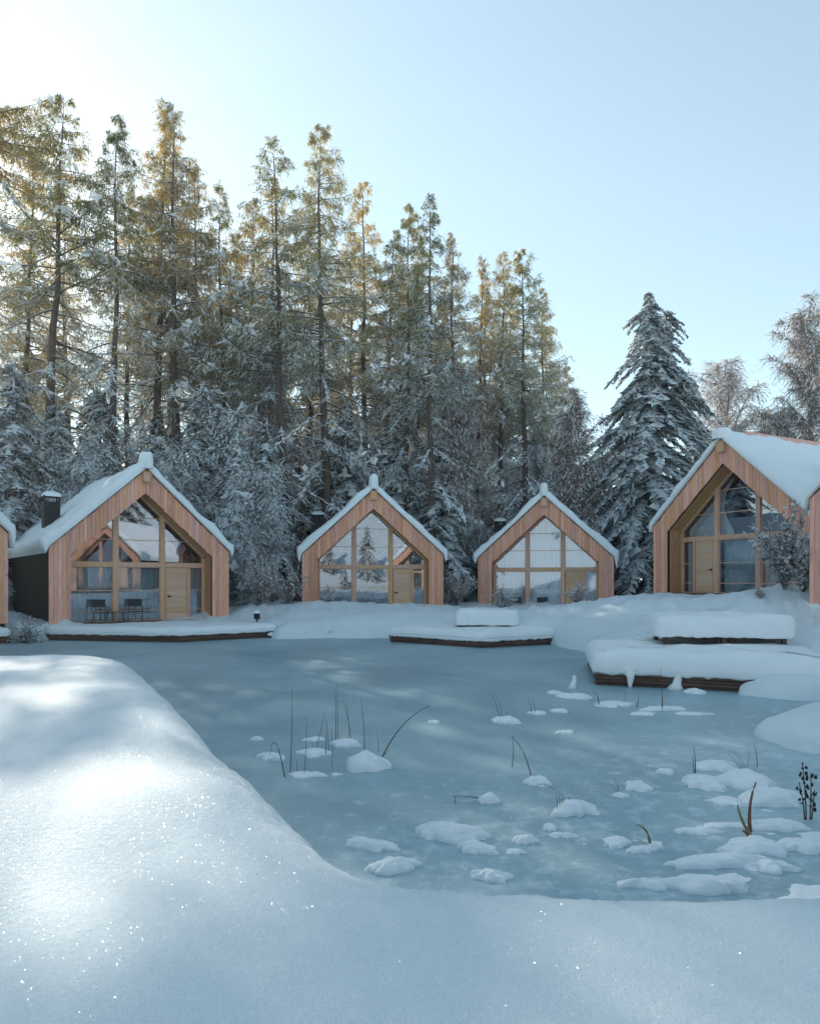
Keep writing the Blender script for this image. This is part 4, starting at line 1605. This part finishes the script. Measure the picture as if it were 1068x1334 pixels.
LARCH = [larch_meshes(101, 26, .48, 4.3, L_GREEN, 1.1, .8), larch_meshes(102, 26, .66, 2.9, L_GREEN, 1.3, .5), larch_meshes(103, 26, .44, 4.0, L_GOLD, 1.0, .75),
         larch_meshes(104, 26, .46, 4.0, L_GREEN, .85, .85), larch_meshes(105, 26, .46, 3.7, L_GOLD, .9, .85), larch_meshes(106, 26, .36, 4.6, L_GREEN, 1.0, .85), larch_meshes(107, 26, .48, 3.6, L_GOLD, 1.0, .85),
         larch_meshes(108, 26, .60, 3.6, L_GREEN, 1.7, .4), larch_meshes(109, 26, .83, 5.6, L_GOLD, 3.6, .3), larch_meshes(110, 26, .57, 4.2, L_GREEN, 1.05, .7)]  # the dense high crowns are shaped to shade the near bank
SPRUCE = [spruce_meshes(201, 12, 3.4, .98, 1.2, leaf=L_SPRUCE, thin=1.25, droop=1.6, need=2, rag=.36), spruce_meshes(202, 12, 3.1, .97, 1.2, leaf=L_SPRUCE, thin=1.15, droop=1.4, need=2, rag=.36),
          spruce_meshes(203, 12, 3.6, .98, 1.1, leaf=L_SPRUCE, thin=1.35, droop=1.9, need=2, rag=.36), spruce_meshes(204, 12, 2.8, .97, 1.2, leaf=L_SPRUCE, thin=1.15, droop=1.7, need=2, rag=.36)]
BIGSP = spruce_meshes(210, 19, 6.0, .97, 1.45, leaf=L_SPRUCE, thin=1.7, top2=True, droop=1.9, need=2, rag=.42)
BIRCH = [birch_meshes(301, 18, 4.2, 1.1), birch_meshes(302, 13, 4.0, 1.0), birch_meshes(303, 12, 3.6, .9)]
YOUNG = [birch_meshes(311, 13, 4.0, .75, True), birch_meshes(312, 12, 3.6, .75, True), birch_meshes(313, 12, 4.2, .7, True)]
SHRUB = [shrub_meshes(401, 2.2, 2.4, 70), shrub_meshes(402, 1.6, 1.8, 50), shrub_meshes(403, 2.6, 2.2, 80, True)]


def plant(name, meshes, x, y, z, s, rz, label, cat, group, sx=1.0, names=('trunk', 'crown', 'snow_load')):
    root = empty(name, (x, y, z), rz)
    root.scale = (s * sx, s * sx, s)
    for n_, me in zip(names, meshes):
        o = link(n_, me, root)
        if n_ in ('snow_load', 'twigs'):
            o['kind'] = 'stuff'
    tag(root, label, cat, group)
    return root


def tree_at(name, meshes, H0, xp, yp, Y, rz, label, cat, group, sx=1.0):
    """a tree whose tip the photograph shows at (xp, yp) when it stands Y metres off"""
    x = (xp - CX) * Y / F_PX
    z = gz(x, Y)
    h = EYE + (HOR - yp) * Y / F_PX - z
    return plant(name, meshes, x, Y, z, h / H0, rz, label, cat, group, sx)


GL = 'tall larches behind the lodges'
larches = [  # tip x, tip y, distance, prototype, width, label
    (60, 117, 37, 9, 1.15, 'broad dark topped larch, tallest by the left edge of the wood'),
    (142, 148, 36, 1, .95, 'slim larch with bare trunk and small tuft on top'),
    (203, 138, 40, 2, 1.0, 'golden larch, left one of the close golden pair'),
    (240, 146, 39, 4, 1.0, 'golden larch, right one of the close golden pair'),
    (288, 240, 41, 5, .9, 'shorter bushy larch right of the close golden pair'),
    (375, 190, 38, 3, 1.1, 'open topped larch left of the dark pointed one'),
    (425, 168, 39, 0, .95, 'dark pointed larch, tallest above the second lodge'),
    (473, 228, 42, 2, .9, 'orange tinged larch right of the dark pointed one'),
    (525, 267, 40, 1, .9, 'thin dark tufted larch between orange and tall green ones'),
    (562, 262, 38, 3, .95, 'green larch with long bare trunk above the third lodge'),
    (600, 305, 42, 4, .9, 'pale gold larch behind the long bare trunk'),
    (652, 330, 43, 6, .9, 'narrow gold larch on the left shoulder of the last big larch'),
    (683, 320, 40, 0, .95, 'wide yellow green larch ending the tall row'),
    (738, 478, 44, 5, .9, 'small larch at the foot of the row beside the big spruce'),
    (-165, 66, 40, 8, .9, 'added shade larch with high crown outside the left edge, first one'),  # unseen larches outside the left edge, added to filter sun on the bank
    (-250, 60, 42, 7, 1.3, 'added shade larch with high crown outside the left edge, second one'),
    (-310, 75, 40, 7, 1.4, 'added shade larch with high crown outside the left edge, third one'),
    (-370, 60, 42, 7, 1.4, 'added shade larch with high crown outside the left edge, fourth one'),
    (-330, 130, 44, 3, 1.2, 'added shade larch outside the left edge, fifth one'),
    (-150, 340, 46, 4, 1.0, 'lower larch added outside the left edge to dapple the sun'),
    (-46, 98, 41, 8, 1.0, 'larch cut by the left edge of the picture, crown shaped for shade'),  # crown made high and dense so its shadow covers the bank's near end
    (100, 262, 46, 4, 1.0, 'lower gold larch behind the slim bare trunk'),
    (330, 262, 47, 6, 1.0, 'gold larch far back in the dip of the wood'),
    (445, 300, 48, 4, 1.0, 'far larch showing between dark and orange tops'),
    (628, 380, 48, 3, 1.0, 'far larch behind pale gold top'),
    (180, 300, 47, 2, 1.0, 'far gold larch below the close golden pair'),
    (270, 330, 48, 0, 1.0, 'far green larch below the shorter bushy top'),
    (520, 360, 47, 6, 1.0, 'far gold larch below the thin dark tuft'),
    (35, 330, 48, 3, 1.0, 'far larch below the broad dark top'),
    (575, 390, 50, 2, 1.0, 'far gold larch filling in behind the long bare trunk'),
    (400, 360, 50, 5, 1.0, 'far green larch below the dark pointed top'),
    (352, 222, 42, 4, .9, 'thin larch just left of the open topped one'),
    (498, 300, 44, 3, .9, 'green larch tucked between orange and thin dark ones'),
    (541, 315, 45, 0, .9, 'green larch tucked left of the long bare trunk'),
    (592, 345, 45, 5, .9, 'low green larch under the pale gold one'),
    (622, 338, 44, 2, .8, 'gold larch in the notch before the last big larch'),
    (663, 372, 46, 0, .9, 'green larch under the narrow gold one'),
    (402, 250, 44, 5, .9, 'green larch between open topped and dark pointed ones'),
    (220, 215, 43, 0, .9, 'green larch inside the close golden pair'),
    (165, 255, 42, 3, .9, 'green larch in the gap right of the slim bare trunk'),
    (262, 218, 42, 6, .85, 'gold larch on the right shoulder of the close golden pair'),
    (318, 300, 44, 2, .9, 'gold larch in the dip of the skyline'),
    (705, 372, 43, 6, .8, 'gold larch on the right shoulder of the last big larch'),
    (28, 190, 42, 2, .9, 'gold larch on the left shoulder of the broad dark one'),
    (710, 420, 48, 3, .9, 'far larch on the right flank of the last big larch'),
]
for i, (xp, yp, Y, k, sx, lab) in enumerate(larches):
    tree_at('larch_tree', LARCH[k], 26, xp, yp, Y, i * 1.7, lab, 'larch', GL, sx)

GS = 'snowy spruces behind the lodges'
spruces = [
    (18, 470, 33, 0, 1.0, 'snow laden spruce at the left edge above the black side wall'),
    (75, 520, 36, 1, 1.0, 'snowy spruce standing right behind the black chimney'),
    (130, 500, 38, 2, 1.0, 'snowy spruce behind the left roof slope of the chair lodge'),
    (205, 540, 39, 3, 1.1, 'snowy spruce over the ridge of the chair lodge'),
    (262, 500, 37, 0, 1.0, 'snowy spruce right of the chair lodge ridge'),
    (310, 560, 34, 2, .9, 'drooping snowy spruce right beside the chair lodge gable'),
    (348, 545, 36, 1, 1.0, 'dark snowy spruce halfway between first two lodges'),
    (385, 570, 44, 0, 1.0, 'snowy spruce behind the second chimney'),
    (450, 520, 41, 2, 1.0, 'snowy spruce over the left roof of the mirrored roofs lodge'),
    (515, 535, 41, 3, 1.1, 'snowy spruce over the right roof of the mirrored roofs lodge'),
    (575, 560, 39, 1, 1.0, 'snowy spruce between second and third lodge, left one'),
    (600, 585, 43, 2, .9, 'snowy spruce between second and third lodge, right one'),
    (660, 560, 47, 0, 1.0, 'snowy spruce behind the third chimney'),
    (735, 555, 42, 1, 1.0, 'snowy spruce left of the biggest spruce'),
    (780, 600, 41, 3, 1.0, 'slim snowy spruce tucked against the biggest spruce'),
    (905, 560, 44, 2, 1.0, 'snowy spruce right of the biggest spruce'),
]
for i, (xp, yp, Y, k, sx, lab) in enumerate(spruces):
    tree_at('spruce_tree', SPRUCE[k], 12, xp, yp, Y, i * 2.3, lab, 'spruce', GS, sx * 1.1)
tree_at('spruce_tree', BIGSP, 19, 845, 380, 39, .3, 'biggest snow laden spruce with a forked top beside the high lodge', 'spruce', GS, 1.0)
GB = 'frosted bare trees by the high lodge'
tree_at('birch_tree', BIRCH[0], 18, 1052, 398, 46, .5, 'tall frosted birch with weeping twigs above the broad white roof', 'birch', GB, 1.0)
tree_at('birch_tree', BIRCH[1], 13, 940, 478, 50, 1.5, 'lower frosted birch showing above the ridge of the high lodge', 'birch', GB, 1.2)
tree_at('birch_tree', BIRCH[2], 12, 745, 515, 38, 2.5, 'frosted bare tree with crossing pale limbs left of the biggest spruce', 'birch', GB, .9)
tree_at('birch_tree', BIRCH[2], 12, 990, 540, 48, 4.0, 'small frosted birch beneath the tall weeping one', 'birch', GB, 1.2)
tree_at('birch_tree', BIRCH[1], 13, 600, 470, 40, 0.3, 'frosted bare tree rising between second and third lodge', 'birch', GB, .8)
tree_at('birch_tree', BIRCH[0], 18, 340, 420, 41, 2.9, 'frosted bare tree rising between first two lodges', 'birch', GB, .7)

sap = [(30, 560, 34.5), (112, 585, 34), (165, 560, 36), (240, 575, 35), (290, 520, 38), (325, 600, 33), (360, 590, 43), (430, 560, 42), (480, 555, 42.5), (545, 560, 40), (592, 600, 43), (640, 575, 46), (700, 560, 42), (760, 600, 40), (590, 640, 41), (345, 650, 34), (320, 680, 32.5)]
sap_lab = ['at the left edge over the dark wall', 'between black chimney and roof slope', 'behind the middle of the snowy left roof', 'right of the first ridge snow knob', 'high above the right slope of the chair lodge',
           'hanging beside the right slope of the chair lodge', 'above the second chimney', 'above the left slope of the second lodge', 'right behind the second ridge snow knob', 'above the right slope of the second lodge',
           'in the upper gap between second and third lodge', 'behind the third chimney', 'right behind the third ridge snow knob', 'between third lodge and biggest spruce', 'in the lower gap between second and third lodge', 'low in the gap left of the second chimney', 'lowest one beside the dark lantern']
for i, ((xp, yp, Y), lab) in enumerate(zip(sap, sap_lab)):
    tree_at('young_birch', YOUNG[i % 3], (13, 12, 12)[i % 3], xp, yp, Y, i * .9, 'snow furred young tree ' + lab, 'young tree', 'snow furred young trees behind the lodges', 1.25)

# the deep wood behind: one dark mass of smaller snowy spruces and larches
wood_sp = [spruce_meshes(251, 12, 3.0, .55, .55, thin=1.3), spruce_meshes(252, 12, 2.6, .5, .55, thin=1.3)]


def mesh_arrays(me):
    v = np.empty(len(me.vertices) * 3, np.float32); me.vertices.foreach_get('co', v)
    f = np.empty(len(me.loops), np.int32); me.loops.foreach_get('vertex_index', f)
    return v.reshape(-1, 3), f.reshape(-1, 4)


rw = np.random.default_rng(5)
VV, FF, MI, off = [], [], [], 0
for i in range(34):
    Y = rw.uniform(50, 66)
    xp = -60 + (i + rw.uniform(0, 1)) * 25
    if xp > 800:
        continue
    X_ = (xp - CX) * Y / F_PX
    s = rw.uniform(.8, 1.25) * (1.25 if xp < 650 else .95)
    a = rw.uniform(0, 6)
    zz = gz(X_, Y)
    for j, me in enumerate(wood_sp[i % 2][1:]):
        v, f = mesh_arrays(me)
        c_, s_ = math.cos(a) * s, math.sin(a) * s
        VV.append(np.column_stack([v[:, 0] * c_ - v[:, 1] * s_ + X_, v[:, 0] * s_ + v[:, 1] * c_ + Y, v[:, 2] * s + zz]))
        FF.append(f + off)
        MI.append(np.full(len(f), j))
        off += len(v)
wo_ = link('deep_wood', mesh_np('deep_wood', np.concatenate(VV), np.concatenate(FF), None, False, [L_DARK, TSNOW], np.concatenate(MI)))
tag(wo_, kind='stuff')

GH = 'frosted shrubs by the lodges'
shrubs = [  # foot x, distance, prototype, size, label
    (1022, 21.2, 2, 1.15, 'large frosted bush against the glass of the high lodge'),
    (1046, 20.6, 0, 1.0, 'frosted bush between the high lodge and the cladding edge'),
    (340, 31, 0, 1.0, 'frosted shrub in the snow gap between first two lodges'),
    (375, 31.5, 1, 1.2, 'frosted shrub against the left corner of the second lodge'),
    (305, 33, 2, 1.0, 'dark frosted shrub at the right corner of the chair lodge'),
    (595, 35, 0, 1.0, 'frosted shrub between second and third lodge'),
    (655, 31.5, 1, .9, 'small frosted shrub in front of the pale curtained glass'),
    (752, 30, 1, .75, 'small frosted shrub covering the door of the curtained lodge'),
    (428, 31.5, 1, .55, 'little frosted shrub under the mirrored glass of the second lodge'),
    (36, 23.9, 2, .62, 'leafy snow dusted sprig in front of the black side wall'),
    (990, 20.5, 1, .3, 'tiny dry shrub on the crest above the long bench'),
]
for i, (xp, Y, k, s, lab) in enumerate(shrubs):
    X_ = (xp - CX) * Y / F_PX
    plant('frosted_shrub', SHRUB[k], X_, Y, gz(X_, Y) - .05, s, i * 1.3, lab, 'shrub', GH, names=('stem', 'twigs', 'snow_load'))

# trees across the pond that the windows mirror
GR = 'spruces across the pond mirrored in the glass'
for i, (x, y, s, lab) in enumerate([(9.5, -23, .6, 'small spruce mirrored in the middle glass of the second lodge'), (4.4, -25, .5, 'young spruce mirrored in the left glass of the second lodge'), (5.6, -19, .3, 'tiny spruce mirrored low in the left glass of the second lodge'), (22, -8, 1.3, 'spruce mirrored beside the chimney in the first lodge glass'), (30, -2, 1.5, 'spruce mirrored in the gable tip of the first lodge'),
                                    (-18, -6, 1.5, 'spruce mirrored in the dark gable of the high lodge'), (-25, 2, 1.4, 'spruce mirrored at the side of the high lodge glass')]):
    plant('spruce_tree', SPRUCE[i % 4], x, y, gz(x, y), s, i, lab, 'spruce', GR)

# ------------------------------------------------------------------ thin scattering air added for lens glow and to lift the darks
mb = MB()
mb.box(-90, 90, -90, 80, -2.0, 45)
hm = bpy.data.materials.new('lens_glow_veil')
hm.use_nodes = True
hn = hm.node_tree
hn.nodes.clear()
pv = hn.nodes.new('ShaderNodeVolumePrincipled')
pv.inputs['Color'].default_value = (.93, .97, 1, 1)
pv.inputs['Density'].default_value = .0011
pv.inputs['Anisotropy'].default_value = .5
ho = hn.nodes.new('ShaderNodeOutputMaterial')
hn.links.new(pv.outputs[0], ho.inputs['Volume'])
tag(mb.build('glow_veil', hm), kind='stuff')
